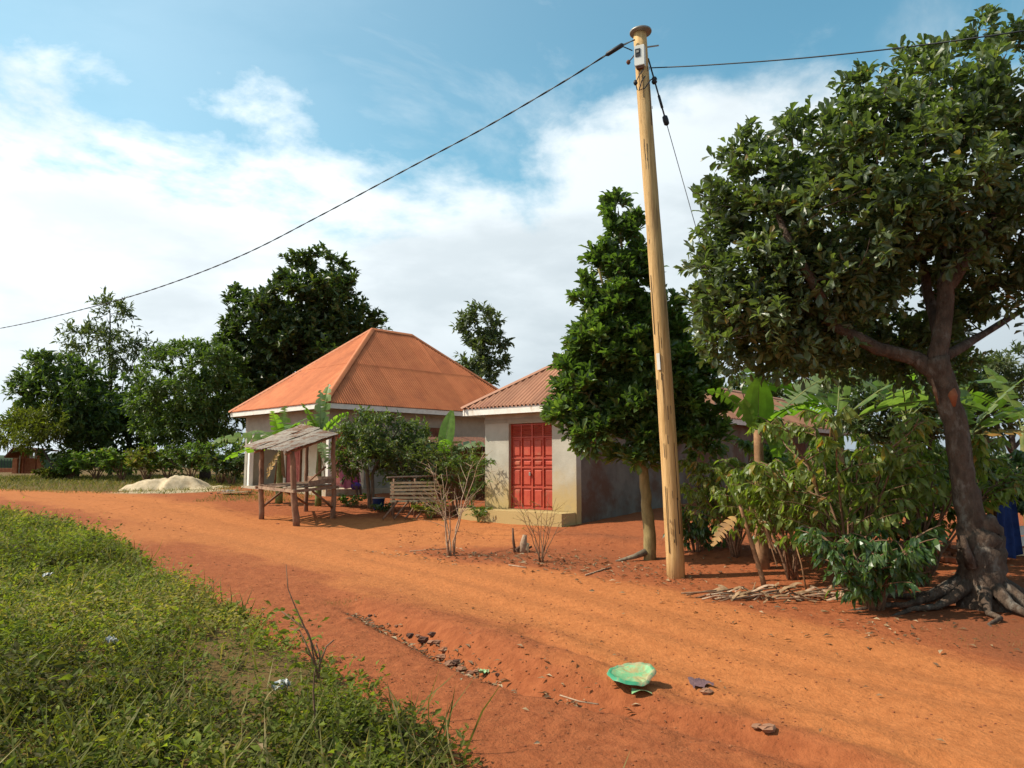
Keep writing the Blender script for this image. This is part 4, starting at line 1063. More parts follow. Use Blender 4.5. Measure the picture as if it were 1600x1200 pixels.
# ------------------------------------------------------------------ background trees
def far_tree(name, label, px, pybase, Y, trunk_top, blobs, leaf, lm, ls, lw, r=.2, twigs=6, per=8, tl=.5, upb=.35, spread=.9, shell=.35, group='trees behind the houses', bark='bark_dark', limbs=None, cat='tree'):
    b = at(px, pybase, Y); b.z = gz(b.x, b.y) - .1
    tp = at(trunk_top[0], trunk_top[1], Y)
    L = [([b, b.lerp(tp, .35) + Vector((.1, 0, 0)), b.lerp(tp, .7), tp], [r, r * .8, r * .6, r * .25])]
    for (x, y, dy) in limbs or []:
        L.append(([b.lerp(tp, .35), b.lerp(at(x, y, Y + dy), .6), at(x, y, Y + dy)], [r * .5, r * .35, r * .12]))
    bl = [blob(x, y, Y + dy, rx * .84, ry * .84, rd, n) for (x, y, dy, rx, ry, rd, n) in blobs]
    return make_tree(name, label, cat, b, L, bl, leaf, lm, bark, ls, lw, twigs, per, tl, upb, spread, group, twig_r=.02, shell=shell)
far_tree('evergreen_tree', 'tall dark dense tree rising behind the orange roof', 465, 745, 38, (470, 450),
         [(455, 485, 0, 68, 58, 2.4, 80), (525, 490, 0, 46, 58, 2.0, 60), (410, 525, 0, 55, 55, 2.2, 70), (480, 550, 0, 88, 60, 2.6, 110), (400, 590, 0, 60, 50, 2, 70), (520, 560, 0, 60, 50, 2, 50), (465, 432, 0, 20, 24, .8, 9), (505, 425, 0, 25, 25, .8, 9), (530, 430, 0, 14, 28, .6, 6),
          (375, 480, 0, 18, 22, .6, 6), (565, 510, 0, 18, 20, .8, 9), (355, 540, 0, 22, 30, .8, 9), (470, 620, 0, 100, 30, 2, 40)], 'leaf', 'leaf_dark', .36, .5, .28, 7, 9, .75, .6, .8)
far_tree('mango_tree', 'round topped dark green tree left of the orange roofed house', 320, 752, 35, (312, 600),
         [(302, 598, 0, 84, 66, 2.6, 150), (255, 640, 0, 44, 45, 1.8, 70), (350, 630, 0, 44, 55, 1.8, 75), (305, 660, 0, 78, 34, 2.0, 80), (325, 565, 0, 45, 32, 1.5, 40)], 'droop', 'leaf_mango_pale', .25, .34, .26, 7, 9, .36, .05, 1.0, shell=.8)
far_tree('slender_tree', 'thin tall airy tree rising above the left tree group', 172, 745, 43, (172, 490),
         [(172, 498, 0, 24, 28, .9, 18), (150, 545, 0, 46, 38, 1.3, 26), (200, 548, 0, 38, 38, 1.2, 22), (125, 535, 0, 18, 18, .7, 6), (215, 555, 0, 16, 20, .7, 6), (165, 590, 0, 48, 24, 1.3, 15)], 'leaf', 'leaf_grey', .36, .3, .12, 5, 7, .8, .2, 1.0,
         limbs=[(130, 535, 0), (210, 550, 0), (150, 500, 0), (195, 580, 0)])
far_tree('leafy_tree', 'broad dark tree at the far left beside the grass', 118, 745, 38, (110, 600),
         [(75, 585, 0, 40, 32, 1.4, 22), (110, 620, 0, 65, 55, 2, 60), (65, 640, 0, 45, 45, 1.6, 32), (150, 640, 0, 55, 55, 1.8, 48), (45, 605, 0, 20, 18, .7, 7), (115, 690, 0, 70, 38, 1.8, 42), (30, 655, 0, 18, 18, .7, 6)], 'leaf', 'leaf_mango', .36, .42, .2, 6, 8, .6, .2, 1.0)
far_tree('dark_tree', 'very dark shaded tree between the left tree and the round topped tree', 200, 745, 41, (200, 640),
         [(190, 680, 0, 50, 55, 1.6, 46), (220, 650, 0, 30, 40, 1.3, 22), (165, 620, .5, 30, 30, 1.2, 16)], 'leaf', 'leaf_dark', .4, .5, .2, 6, 8, .6, .2, 1.0)
far_tree('feathery_tree', 'yellow green feathery small tree at the left edge of the photo', 92, 742, 36, (62, 690),
         [(45, 670, 0, 38, 20, 1.2, 26), (10, 680, 0, 30, 14, 1.0, 14), (-25, 690, 0, 22, 12, .8, 8), (75, 665, 0, 24, 24, .8, 14)], 'leaf', 'leaf_yellow', .28, .22, .07, 6, 9, .6, .0, 1.0)
far_tree('slim_tree', 'slim dark tree showing between the two roofs', 752, 740, 45, (750, 520),
         [(750, 510, 0, 28, 26, 1.1, 22), (735, 560, 0, 24, 28, 1.0, 19), (768, 550, 0, 22, 32, 1.0, 19), (752, 595, 0, 32, 20, 1.2, 18), (728, 500, 0, 9, 12, .5, 4), (785, 525, 0, 9, 12, .5, 4)], 'leaf', 'leaf_grey', .38, .42, .18, 6, 8, .7, .3, .9)
far_tree('treetop', 'tiny treetop just over the orange roof ridge', 603, 740, 55, (602, 520),
         [(602, 513, 0, 5, 8, .4, 3), (600, 535, 0, 14, 14, .8, 6)], 'leaf', 'leaf_dark', .4, .45, .12, 5, 7, .5)
far_tree('flat_topped_tree', 'grey green flat topped tree behind the right house, left of the big trunk', 1350, 730, 32, (1350, 610),
         [(1330, 580, 0, 42, 22, 1.3, 26), (1375, 600, 0, 50, 30, 1.5, 34), (1345, 620, 0, 60, 25, 1.4, 30), (1300, 600, 0, 22, 14, .9, 8)], 'leaf', 'leaf_grey', .3, .34, .16, 6, 8, .55, .3, 1.0, limbs=[(1310, 590, 0), (1390, 590, 0)])
far_tree('flat_topped_tree', 'grey green spreading tree at the right edge beyond the bananas', 1580, 735, 30, (1575, 600),
         [(1545, 590, 0, 42, 24, 1.3, 26), (1585, 570, 0, 34, 20, 1.2, 20), (1600, 612, 0, 55, 20, 1.4, 28), (1660, 580, 0, 50, 26, 1.4, 22), (1520, 610, 0, 22, 14, .8, 9)], 'leaf', 'leaf_grey', .28, .32, .16, 6, 8, .55, .25, 1.0, limbs=[(1540, 595, 0), (1640, 590, 0)])
far_tree('shady_tree', 'dark tree behind the bananas and the big trunk', 1450, 735, 26, (1450, 600),
         [(1450, 600, 0, 85, 45, 1.5, 120), (1400, 650, 0, 95, 40, 1.3, 110), (1530, 640, 0, 60, 40, 1.2, 60)], 'leaf', 'leaf_dark', .26, .42, .16, 6, 8, .5, .2, 1.0)
far_tree('shady_tree', 'dark leafy tree behind the row house roof end', 1230, 735, 40, (1230, 600),
         [(1230, 600, 0, 75, 36, 1.5, 55), (1160, 615, 0, 50, 30, 1.3, 30)], 'leaf', 'leaf_mango', .32, .42, .16, 6, 8, .5, .2, 1.0)

# left undergrowth, right undergrowth: countable bushes
LB = [(150, 752, 35, 60, 'low bush at the foot of the far left tree', 'leaf_bush'), (190, 755, 34, 62, 'leafy bush left of the yellowish bush', 'leaf_bush'), (228, 757, 33, 70, 'yellowish green bush behind the left grass', 'leaf_weed'), (262, 756, 33, 74, 'bush with large leaves behind the sand heap', 'leaf_bush'),
      (298, 758, 32, 70, 'green bush directly behind the sand heap peak', 'leaf_mango'), (345, 762, 31, 98, 'tall leafy bush right of the round topped tree trunk', 'leaf_bush'), (362, 764, 30, 60, 'dark bush beside the porch post', 'leaf_dark'), (110, 750, 36, 40, 'low bush beside the brick shelter', 'leaf_bush'), (85, 748, 36, 22, 'smallest bush, in front of the brick shelter', 'leaf_weed')]
for px, py, Y, hp, lab, lm in LB:
    b = at(px, py, Y); b.z = gz(b.x, b.y); h = hp * Y / FPX
    shrub('bush', lab, 'bush', b, 9, h, .75 + h * .25, 'leaf', lm, 'twig', .26, .42, 22, 5, .15, .03, 'bushes along the left hedge', .2)
# ------------------------------------------------------------------ bushes in front of house one
def bush_tree():
    b = at(578, 778, 21.3); b.z = gz(b.x, b.y)
    w = lambda px, py, y=0: at(px, py, 21.3 + y)
    limbs = [([b, w(574, 740), w(570, 700), w(590, 660)], [.06, .05, .045, .02]), ([b + Vector((.1, 0, 0)), w(582, 740), w(600, 700), w(625, 670)], [.05, .045, .04, .015])]
    bl = [blob(*q) for q in ((580, 675, 21.3, 45, 25, .8, 30), (550, 705, 21.2, 25, 35, .6, 20), (610, 680, 21.5, 48, 32, .9, 34), (575, 725, 21.0, 45, 22, .7, 24), (625, 715, 21.4, 35, 25, .7, 18), (560, 660, 21.3, 20, 14, .5, 8), (650, 690, 21.4, 22, 28, .6, 12), (535, 690, 21.2, 10, 20, .3, 5))]
    make_tree('bushy_tree', 'bushy small tree with two grey stems in front of the orange roofed house', 'tree', b, limbs, bl, 'droop', 'leaf_olive', 'bark_grey', .16, .30, 6, 8, .32, .15, 1.0, twig_r=.01)
bush_tree()
b = at(672, 785, 21.2); b.z = gz(b.x, b.y)
shrub('bamboo_clump', 'loose feathery bamboo like shrub between the two houses', 'shrub', b, 13, 2.9, 1.2, 'leaf', 'leaf_olive', 'stem_green', .14, .18, 34, 6, .25, .016, None, .25)
b = at(645, 790, 20.9); b.z = gz(b.x, b.y)
shrub('olive_shrub', 'loose olive green shrub right of the two grey stems', 'shrub', b, 11, 2.7, .95, 'leaf', 'leaf_olive', 'twig', .15, .28, 26, 7, .2, .016, None, .4)
b = at(712, 795, 20.3); b.z = gz(b.x, b.y)
shrub('olive_shrub', 'loose olive green shrub close to the row house left wall', 'shrub', b, 10, 2.5, .8, 'leaf', 'leaf_olive', 'twig', .14, .25, 22, 7, .2, .014, None, .4)
b = at(735, 798, 19.9); b.z = gz(b.x, b.y)
shrub('leafy_shrub', 'thin leaning shrub against the left corner of the row house', 'shrub', b, 8, 2.2, .7, 'leaf', 'leaf_bush', 'stem_green', .14, .25, 26, 5, .2, .014, None, .2)
b = at(548, 775, 21.6); b.z = gz(b.x, b.y)
shrub('low_plant', 'low green plant below the porch where the pink cloth hangs', 'plant', b, 8, .42, .45, 'leaf', 'leaf_bush', 'stem_green', .12, .5, 12, 3, .1, .01, None, .2)
b = at(598, 775, 20.9); b.z = gz(b.x, b.y)
shrub('low_plant', 'low leafy plant right of the two grey stems', 'plant', b, 6, .3, .3, 'leaf', 'leaf_coffee_dark', 'stem_green', .11, .5, 10, 2, .1, .01, None, .2)
b = at(748, 800, 18.9); b.z = gz(b.x, b.y)
shrub('low_plant', 'small green weed clump at the left end of the front step', 'plant', b, 6, .5, .25, 'leaf', 'leaf_bush', 'stem_green', .10, .45, 12, 3, .1, .01, None, .1)

# bananas
def gb(px, py, Y):
    b = at(px, py, Y); b.z = gz(b.x, b.y); return b
GB, PB, DB = 'leaf_banana', 'leaf_banana_pale', 'leaf_banana_dry'
banana('banana_plant', 'banana plant with torn leaves behind the left half of the stall', gb(436, 780, 22.0), 1.7, [(150, 40, 1.5, .24, 70, GB, .25), (195, 25, 1.7, .26, 60, GB, .3), (20, 55, 1.7, .22, 95, PB, .6), (100, 70, 1.3, .2, 30, GB, .5), (265, 65, 1.1, .18, 30, GB, .1), (330, 60, 1.2, .2, 60, GB, .2), (250, -50, .9, .16, 20, DB, .5), (180, 5, 1.5, .22, 50, GB, .3)], .10)
banana('banana_plant', 'banana plant with upright bright leaf behind the right half of the stall', gb(497, 785, 21.5), 1.95, [(75, 82, 1.5, .2, 20, GB, .1), (110, 85, 1.3, .17, 15, PB, .45), (175, 35, 1.3, .26, 70, GB, 0), (20, 60, 1.0, .2, 40, GB, .1), (300, -25, .8, .14, 50, PB, .2), (240, 65, 1.1, .18, 30, GB, .3)], .085, stem='stem_green')
banana('banana_plant', 'young banana plant with broad pale leaf in front of the grey wall', gb(692, 790, 21.0), 1.6, [(70, 75, 1.25, .2, 20, GB, 0), (10, 35, 1.2, .25, 60, PB, .05), (160, 40, 1.0, .2, 60, GB, .1), (280, 50, .9, .17, 60, GB, .2)], .075)
banana('banana_plant', 'tall banana plant with one drooping broad leaf right of the pole', gb(1192, 885, 11.0), 2.0, [(5, 47, 1.7, .2, 32, PB, .55), (262, 80, .75, .2, 15, GB, 0), (270, 35, .95, .2, 160, GB, 0), (165, 70, .9, .18, 70, GB, .2), (85, 78, 1.2, .16, 20, GB, .2), (330, 55, .9, .16, 80, GB, .2)], .09, stem='stem_dry')
banana('banana_plant', 'banana plant with long arching leaf in front of the row house roof end', gb(1318, 860, 11.6), 2.12, [(5, 42, 2.2, .24, 60, GB, .15), (350, 25, 1.9, .22, 55, PB, .1), (60, 60, 1.5, .16, 30, GB, .1), (160, 50, 1.3, .18, 60, GB, .3), (110, 60, 1.2, .15, 60, GB, .2), (200, 30, 1.2, .2, 80, GB, .3)], .10)
banana('banana_plant', 'banana plant with several crowded leaves left of the big trunk', gb(1428, 850, 12.6), 2.2, [(20, 60, 1.6, .24, 50, GB, .2), (160, 55, 1.5, .22, 60, GB, .2), (70, 75, 1.5, .2, 30, GB, .1), (240, 40, 1.4, .24, 70, PB, .3), (310, 45, 1.4, .22, 70, GB, .2), (120, 65, 1.3, .2, 40, GB, .2)], .10)
banana('banana_plant', 'banana plant with a yellow dying leaf right of the big trunk', gb(1525, 865, 11.2), 1.95, [(100, 80, 1.05, .19, 15, PB, .1), (10, 48, 1.5, .18, 30, PB, .4), (355, 35, 1.4, .16, 55, GB, .4), (350, 10, 1.2, .13, 35, DB, .2), (160, 40, 1.0, .2, 70, GB, .2), (80, 75, 1.0, .16, 20, GB, .2), (210, 30, .9, .16, 60, GB, .2)], .09)
banana('banana_plant', 'banana plant cut by the right edge of the photo', gb(1612, 850, 13.5), 2.0, [(170, 55, 1.2, .18, 60, GB, .4), (100, 70, 1.3, .18, 30, GB, .2), (30, 50, 1.3, .2, 60, GB, .2), (300, 40, 1.2, .2, 60, GB, .3)], .09)
banana('banana_sucker', 'thin leaning young banana stem near the dry leaf heap', G(1196, 918), 1.05, [(160, 70, .5, .06, 20, GB, 0), (20, 30, .45, .07, 30, GB, 0), (190, -40, .5, .09, 20, DB, .2)], .03, lean=(-.28, .05), stem='stem_dry')

# coffee bushes and other shrubs on the right
def cshrub(lab, px, py, h, sp, stems=9, lm='leaf_coffee', per=18, side=6, ls=.15, droop=.3, r0=.022, sl=.5, first=.3, lean=(0, 0), nm='coffee_bush', bark='twig', lw=.36):
    return shrub(nm, lab, 'bush', G(px, py), stems, h, sp, 'droop', lm, bark, ls, lw, per, side, droop, r0, 'coffee bushes in the yard', 1.1, lean, first, sl)
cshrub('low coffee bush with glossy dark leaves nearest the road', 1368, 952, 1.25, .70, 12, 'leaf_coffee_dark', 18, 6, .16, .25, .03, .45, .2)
cshrub('tall sprawling coffee bush with drooping leaves behind the low glossy bush', 1330, 925, 3.05, 1.5, 13, 'leaf_coffee', 22, 9, .16, .27, .022, .36, .18)
cshrub('coffee bush leaning left beside the dry leaf heap', 1240, 905, 2.35, .95, 11, 'leaf_coffee', 22, 8, .15, .27, .018, .36, .2, (-.1, 0))
cshrub('coffee bush reaching across the big trunk', 1440, 915, 2.7, 1.1, 9, 'leaf_coffee', 20, 7, .16, .3, .02, .36, .45, (.25, -.25))
cshrub('shaded coffee bush far back between pole and low bush', 1150, 872, 2.0, .8, 12, 'leaf_coffee', 26, 7, .14, .22)
cshrub('dark coffee bush in the shade behind the tall sprawling one', 1300, 862, 2.35, 1.25, 14, 'leaf_bush', 34, 9, .16, .22, first=.1)
cshrub('dark coffee bush in the shade left of the big trunk', 1430, 862, 2.35, 1.25, 14, 'leaf_bush', 34, 9, .16, .22, first=.1)
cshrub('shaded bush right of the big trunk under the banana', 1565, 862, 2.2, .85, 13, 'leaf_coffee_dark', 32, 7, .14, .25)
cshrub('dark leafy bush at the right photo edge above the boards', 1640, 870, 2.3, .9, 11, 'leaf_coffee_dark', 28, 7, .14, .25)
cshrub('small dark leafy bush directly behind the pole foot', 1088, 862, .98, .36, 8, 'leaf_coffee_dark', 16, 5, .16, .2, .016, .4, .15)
shrub('dry_shrub', 'brown dried shrub with tangled twigs right of the pole', 'shrub', gb(1135, 870, 12.6), 10, 1.75, .55, 'leaf', 'leaf_dry', 'twig_pale', .12, .2, 9, 7, .35, .01, None, .6)
shrub('dry_plant', 'reddish brown dead plant between the coffee bushes and the trunk', 'plant', G(1440, 862), 9, .55, .25, 'leaf', 'leaf_red', 'twig', .08, .3, 24, 4, .1, .008, None, .3)
shrub('thorn_shrub', 'leafless shrub with pale branching twigs in front of the grey wall', 'shrub', G(705, 868), 6, 1.95, .55, 'leaf', 'leaf_weed', 'twig_pale', .06, .3, 3, 9, .05, .016, 'bare shrubs in the yard', .1, (0, 0), .3, .45)
shrub('thorn_shrub', 'leafless fan shaped shrub of thin twigs below the red doors', 'shrub', G(846, 878), 9, 1.15, .55, 'leaf', 'leaf_weed', 'twig', .035, .3, 5, 4, .0, .009, 'bare shrubs in the yard', .1, (0, 0), .45, .4)
shrub('sapling', 'bare dark sapling standing in the foreground weeds', 'sapling', G(497, 1188), 1, .62, .05, 'leaf', 'leaf_weed', 'twig', .03, .3, 0, 0, 0, .012)
def fg_twig():
    b = G(497, 1188); Y = b.y
    o = [ob for ob in bpy.data.objects if ob.name.startswith('sapling')][0]
    for pts in ([(497, 1060), (485, 1000), (462, 950), (450, 920), (447, 882)], [(497, 1050), (480, 1010), (468, 985), (452, 982)], [(499, 1040), (510, 1010), (522, 1000)], [(497, 1030), (480, 985), (440, 955)], [(499, 1060), (500, 1025), (494, 1005)]):
        mb = MB(); mb.tube([at(x, y, Y + .02 * i) for i, (x, y) in enumerate(pts)], [.0055 - .0009 * i for i in range(len(pts))], 5); mb.build('twig', 'twig', o, True)
fg_twig()
# stump with split pale wood
def stump():
    b = G(818, 863); t = thing('tree_stump', 'split pale stump left of the fan shaped twigs', 'stump', b)
    for k, (dx, h, r, m) in enumerate(((0, .30, .07, 'twig_pale'), (.06, .16, .05, 'board_pale'), (-.14, .42, .025, 'bark_brown'), (-.05, .12, .04, 'bark_brown'), (.13, .10, .035, 'bark_dark'))):
        mb = MB(); q = b + Vector((dx, rnd.uniform(-.03, .03), 0)); mb.tube([q - Vector((0, 0, .06)), q + Vector((-.02 * k, 0, h * .5)), q + Vector((-.05 if k == 2 else .02, 0, h))], [r * 1.2, r, r * .55], 8, wob=.2); mb.build('splinter', m, t, True)
stump()

# ------------------------------------------------------------------ sand heap, litter, basin
def sand_heap():
    c = at(268, 766, 28); root_z = gz(c.x, c.y); n = 70; xs = np.linspace(-2.6, 2.4, n); ys = np.linspace(-1.3, 1.5, 46)
    X, Y = np.meshgrid(xs, ys)
    prof = np.interp(X, [-2.6, -1.9, -1.15, -.75, -.45, -.2, .1, .5, .9, 1.3, 2.4], [0, .05, .34, .44, .40, .43, .54, .50, .32, .07, 0])
    yy = Y - .1 + .35 * fbm(X * 1.3, Y * .1, 77); H = prof * np.where(yy < 0, np.clip(1.25 * (1 - (np.abs(yy) / .62) ** 1.3), 0, 1), np.clip(1 - (np.abs(yy) / 1.2) ** 1.6, 0, 1))
    H = H - .16 * np.exp(-(((X + .35) / .22) ** 2 + ((Y + .3) / .4) ** 2)) * (H > .1)
    H = H + .30 * fbm(X * 2.5 + 9, Y * 2.5, 71) * (H > .02) + .07 * fbm(X * 7, Y * 7, 75) * (H > .02)
    V = np.stack([X + c.x, Y + c.y, hgt(X + c.x, Y + c.y) + H - .03], -1).reshape(-1, 3)
    ny, nx = X.shape; idx = np.arange(nx * ny).reshape(ny, nx)
    Q = np.stack([idx[:-1, :-1], idx[:-1, 1:], idx[1:, 1:], idx[1:, :-1]], -1).reshape(-1, 4)
    o = np_mesh('sand_heap', V, Q, 'sand', None, True); tag(o, 'heap of pale building sand beside the far end of the road', 'sand heap')
sand_heap()
def rock_mesh(mb, c, s, flat=.6):
    # rough little polyhedron
    n = 6; V = []; a0 = rnd.uniform(0, 6)
    for lv, (r, z) in enumerate(((.75, -.35), (1.0, .05), (.62, .42))):
        for k in range(n):
            t = a0 + 2 * math.pi * k / n + lv * .4; q = r * rnd.uniform(.75, 1.15) * s
            V.append((c[0] + math.cos(t) * q, c[1] + math.sin(t) * q * .8, c[2] + z * s * flat * 1.4 + rnd.uniform(-.08, .08) * s))
    F = [tuple(range(n - 1, -1, -1)), tuple(2 * n + k for k in range(n))]
    for l in range(2):
        for k in range(n): F.append((l * n + k, l * n + (k + 1) % n, (l + 1) * n + (k + 1) % n, (l + 1) * n + k))
    mb.add(V, F)
k = 0
for (px, py, s, m) in ((641, 987, .05, 'stone_dark'), (662, 995, .075, 'stone_dark'), (676, 990, .05, 'stone_dark'), (684, 1001, .05, 'stone'), (694, 1006, .055, 'stone'), (690, 1014, .07, 'stone'), (704, 1020, .065, 'stone'), (714, 1016, .055, 'stone_dark'), (722, 1022, .05, 'stone'),
                       (674, 1006, .05, 'stone'), (735, 1026, .045, 'stone'), (745, 1032, .04, 'stone'), (619, 977, .025, 'stone'), (578, 963, .03, 'stone_dark'), (653, 985, .03, 'stone'), (777, 1051, .025, 'stone_dark'),
                       (1201, 1143, .06, 'stone'), (1183, 1138, .04, 'stone'), (1103, 1084, .05, 'stone')):
    p = G(px, py); mb = MB(); rock_mesh(mb, p + Vector((0, 0, s * .3)), s)
    lab = 'dark stone lying in the washed out gully in the road' if m == 'stone_dark' else 'reddish clod of stone at the edge of the road gully'
    tag(mb.build('stone', m), lab, 'stone', 'stones in the gully')
def basin():
    b = G(988, 1062); t = thing('plastic_basin', 'crushed light green plastic basin lying in the road', 'basin', b)
    out = [(-.165, -.03), (-.13, -.14), (-.03, -.19), (.06, -.17), (.11, -.06), (.165, .04), (.155, .13), (.09, .20), (-.01, .21), (-.09, .16), (-.15, .07)]
    fine = []
    for i in range(len(out)):
        q0, q1, q2, q3 = [out[(i + d) % len(out)] for d in (-1, 0, 1, 2)]
        for j in range(5):
            t_ = j / 5
            fine.append(tuple(.5 * (2 * b1 + (c1 - a1) * t_ + (2 * a1 - 5 * b1 + 4 * c1 - d1) * t_ * t_ + (3 * b1 - a1 - 3 * c1 + d1) * t_ ** 3) + rnd.uniform(-.003, .003) for a1, b1, c1, d1 in zip(q0, q1, q2, q3)))
    out = fine; k = len(out); V = []
    cx = .75
    rim = []; inn = []; bot = []
    for i, (x, y) in enumerate(out):
        tilt = .05 * (y + .2); h = .028 + .010 * math.sin(i * .23 + 1) + .003 * math.sin(i * 1.3) + tilt * 1.2
        rim.append(b + Vector((x, y, h + .014))); inn.append(b + Vector((x * .90, y * .90, h + .004 + rnd.uniform(-.004, .004)))); bot.append(b + Vector((x * .62 + .01, y * .6, tilt + .012 + .012 * rnd.random())))
    mb = MB(); c = b + Vector((0.01, 0, .034))
    V = inn + bot + [c]
    F = []
    for i in range(k):
        j = (i + 1) % k; F += [(i, j, k + j), (i, k + j, k + i), (k + i, k + j, 2 * k)]
    mb.add(V, F); mb.build('base', 'plastic_mint', t, True)
    mb = MB(); lip = [r + Vector((r.x - b.x, r.y - b.y, 0)).normalized() * .018 + Vector((0, 0, -.02)) for r in rim]
    F = []
    for i in range(k):
        j = (i + 1) % k; F += [(i, j, k + j), (i, k + j, k + i), (k + i, k + j, 2 * k + j), (k + i, 2 * k + j, 2 * k + i)]
    mb.add([v + Vector((0, 0, .0)) for v in inn] + rim + lip, F); mb.build('rim', 'plastic_green', t, True)
    q = G(1000, 1086); mb = MB(); V = []
    for i in range(9):
        f = i / 8; x = q.x - .06 + .14 * f; V += [Vector((x, q.y - .02 - .015 * math.sin(f * 3), q.z + .012 + .03 * math.sin(f * 3.1))), Vector((x + .01, q.y + .045, q.z + .035 - .025 * f))]
    mb.add(V, [(2 * i, 2 * i + 2, 2 * i + 3, 2 * i + 1) for i in range(8)]); tag(mb.build('plastic_shard', 'plastic_mint', None, True), 'small broken green shard just below the green basin', 'shard')
    q = G(1095, 1070); mb = MB(); V = []; n = 12; m2 = 7
    for j in range(m2):
        for i in range(n):
            x = (i / (n - 1) - .5) * .17 * (1 - .3 * abs(j / (m2 - 1) - .4)); y = (j / (m2 - 1) - .5) * .22 + .03 * math.sin(i)
            V.append(Vector((q.x + x, q.y + y + .04 * (i / n), gz(q.x + x, q.y + y) + .012 + .014 * abs(math.sin(i * 1.9 + j * 1.3)))))
    mb.add(V, [(j * n + i, j * n + i + 1, (j + 1) * n + i + 1, (j + 1) * n + i) for j in range(m2 - 1) for i in range(n - 1)]); tag(mb.build('rag', 'cloth_purple', None, True), 'flat greyish purple rag trodden into the road right of the basin', 'rag')
basin()

# leaf litter, pebbles: nobody could count them
def scatter_litter():
    P = []; D = []; S = []
    def sc(n, poly, smin, smax):
        (x0, y0), (x1, y1), w = poly
        for _ in range(n):
            t = rnd.random(); px = x0 + (x1 - x0) * t; py = y0 + (y1 - y0) * t; g = gplane(px, py)
            x = g[0] + rnd.gauss(0, w); y = g[1] + rnd.gauss(0, w); P.append((x, y)); a = rnd.uniform(0, 6.28); D.append((math.cos(a), math.sin(a), rnd.uniform(-.1, .35))); S.append(rnd.uniform(smin, smax))
    sc(420, ((630, 862), (900, 880), .45), .04, .11); sc(260, ((900, 880), (1060, 905), .5), .04, .11); sc(200, ((1080, 930), (1500, 1000), .5), .03, .10); sc(160, ((1120, 870), (1480, 890), .5), .04, .12)
    sc(420, ((560, 958), (775, 1048), .09), .03, .09); sc(60, ((760, 1040), (1000, 1110), .18), .03, .08); sc(90, ((400, 870), (1100, 1100), 1.2), .02, .06); sc(140, ((540, 775), (720, 800), .5), .05, .12); sc(90, ((1500, 880), (1600, 960), .5), .04, .1)
    P = np.array(P); z = hgt(P[:, 0], P[:, 1]) + .012
    n = len(P); o = leaves('leaf_litter', np.c_[P, z], D, S, .38, 'leaf', 'leaf_dry', None, updir=np.array([0, 0, 1.0]) + rng.normal(0, .35, (n, 3)))
    tag(o, 'dry fallen leaves scattered over the yard and road', 'leaf litter', kind='stuff')
    mb = MB()
    for _ in range(1500):
        if rnd.random() < .62: px, py = rnd.uniform(380, 1250), rnd.uniform(930, 1200)
        else: px, py = rnd.uniform(200, 1600), rnd.uniform(800, 1150)
        x, y = gplane(px, py)
        if x < x_edge(y) - .3: continue
        s = rnd.uniform(.003, .010) * (1 + y * .06); rock_mesh(mb, (x, y, gz(x, y) + s * .2), s)
    def clods(n, box, smin, smax):
        for _ in range(n):
            x, y = gplane(rnd.uniform(box[0], box[2]), rnd.uniform(box[1], box[3])); s = rnd.uniform(smin, smax) * rnd.random() ** .5
            rock_mesh(mb, (x, y, gz(x, y) + s * .15), s)
    clods(160, (120, 772, 300, 830), .008, .035); clods(140, (620, 830, 780, 850), .008, .035); clods(70, (850, 835, 1040, 858), .008, .03); clods(160, (540, 780, 740, 798), .01, .045); clods(120, (1150, 872, 1600, 898), .01, .04); clods(90, (1020, 895, 1100, 912), .01, .03)
    tag(mb.build('pebbles', 'clod'), 'loose red gravel and clods strewn on the road', 'gravel', kind='stuff')
scatter_litter()
def leaf_heap():
    b = G(1230, 935); t = thing('dry_leaf_heap', 'heap of dry banana leaves and cut sticks beside the low coffee bush', 'leaf heap', b)
    for k in range(44):
        x = rnd.uniform(-.95, .75); y = rnd.gauss(0, .13) - x * .10; p = b + Vector((x, y, 0)); p.z = gz(p.x, p.y) + rnd.uniform(.02, .13) * (1 - abs(x) * .7)
        a = rnd.gauss(-.1, .5); l = rnd.uniform(.12, .34); d = Vector((math.cos(a), math.sin(a) * .6, rnd.gauss(0, .22)))
        V = []; w = rnd.uniform(.010, .034)
        for i in range(6):
            f = i / 5; c = p + d * l * (f - .5); ww = w * (1 - abs(f - .5) * 1.5 + .2); curl = .04 * math.sin(f * 3 + k)
            V += [c + Vector((.3 * ww, -ww, curl + rnd.uniform(-.01, .01))), c + Vector((0, 0, curl + .02)), c + Vector((-.3 * ww, ww, curl + rnd.uniform(-.02, .02)))]
        mb = MB(); mb.add(V, [(i * 3 + j, i * 3 + 3 + j, i * 3 + 4 + j, i * 3 + 1 + j) for i in range(5) for j in range(2)]); mb.build('dry_leaf', 'dry_frond' if k % 3 else 'twig_pale', t, True)
    for k in range(22):
        x = rnd.uniform(-.9, .7); p = b + Vector((x, rnd.gauss(0, .12) - x * .1, 0)); p.z = gz(p.x, p.y) + .05; a = rnd.gauss(.1, .5); l = rnd.uniform(.3, .8); d = Vector((math.cos(a) * l, math.sin(a) * l * .5, rnd.uniform(-.02, .16)))
        mb = MB(); mb.tube([p - d * .5, p + Vector((0, 0, .02)), p + d * .5], [.012, .011, .007], 5); mb.build('stick', 'twig' if k % 2 else 'twig_pale', t, True)
    mb = MB(); p = G(1262, 930); mb.tube([p - Vector((0, 0, .05)), at(1252, 880, p.y), at(1240, 840, p.y + .05)], [.012, .01, .007], 5); mb.build('stake', 'stem_dry', t, True)
leaf_heap()
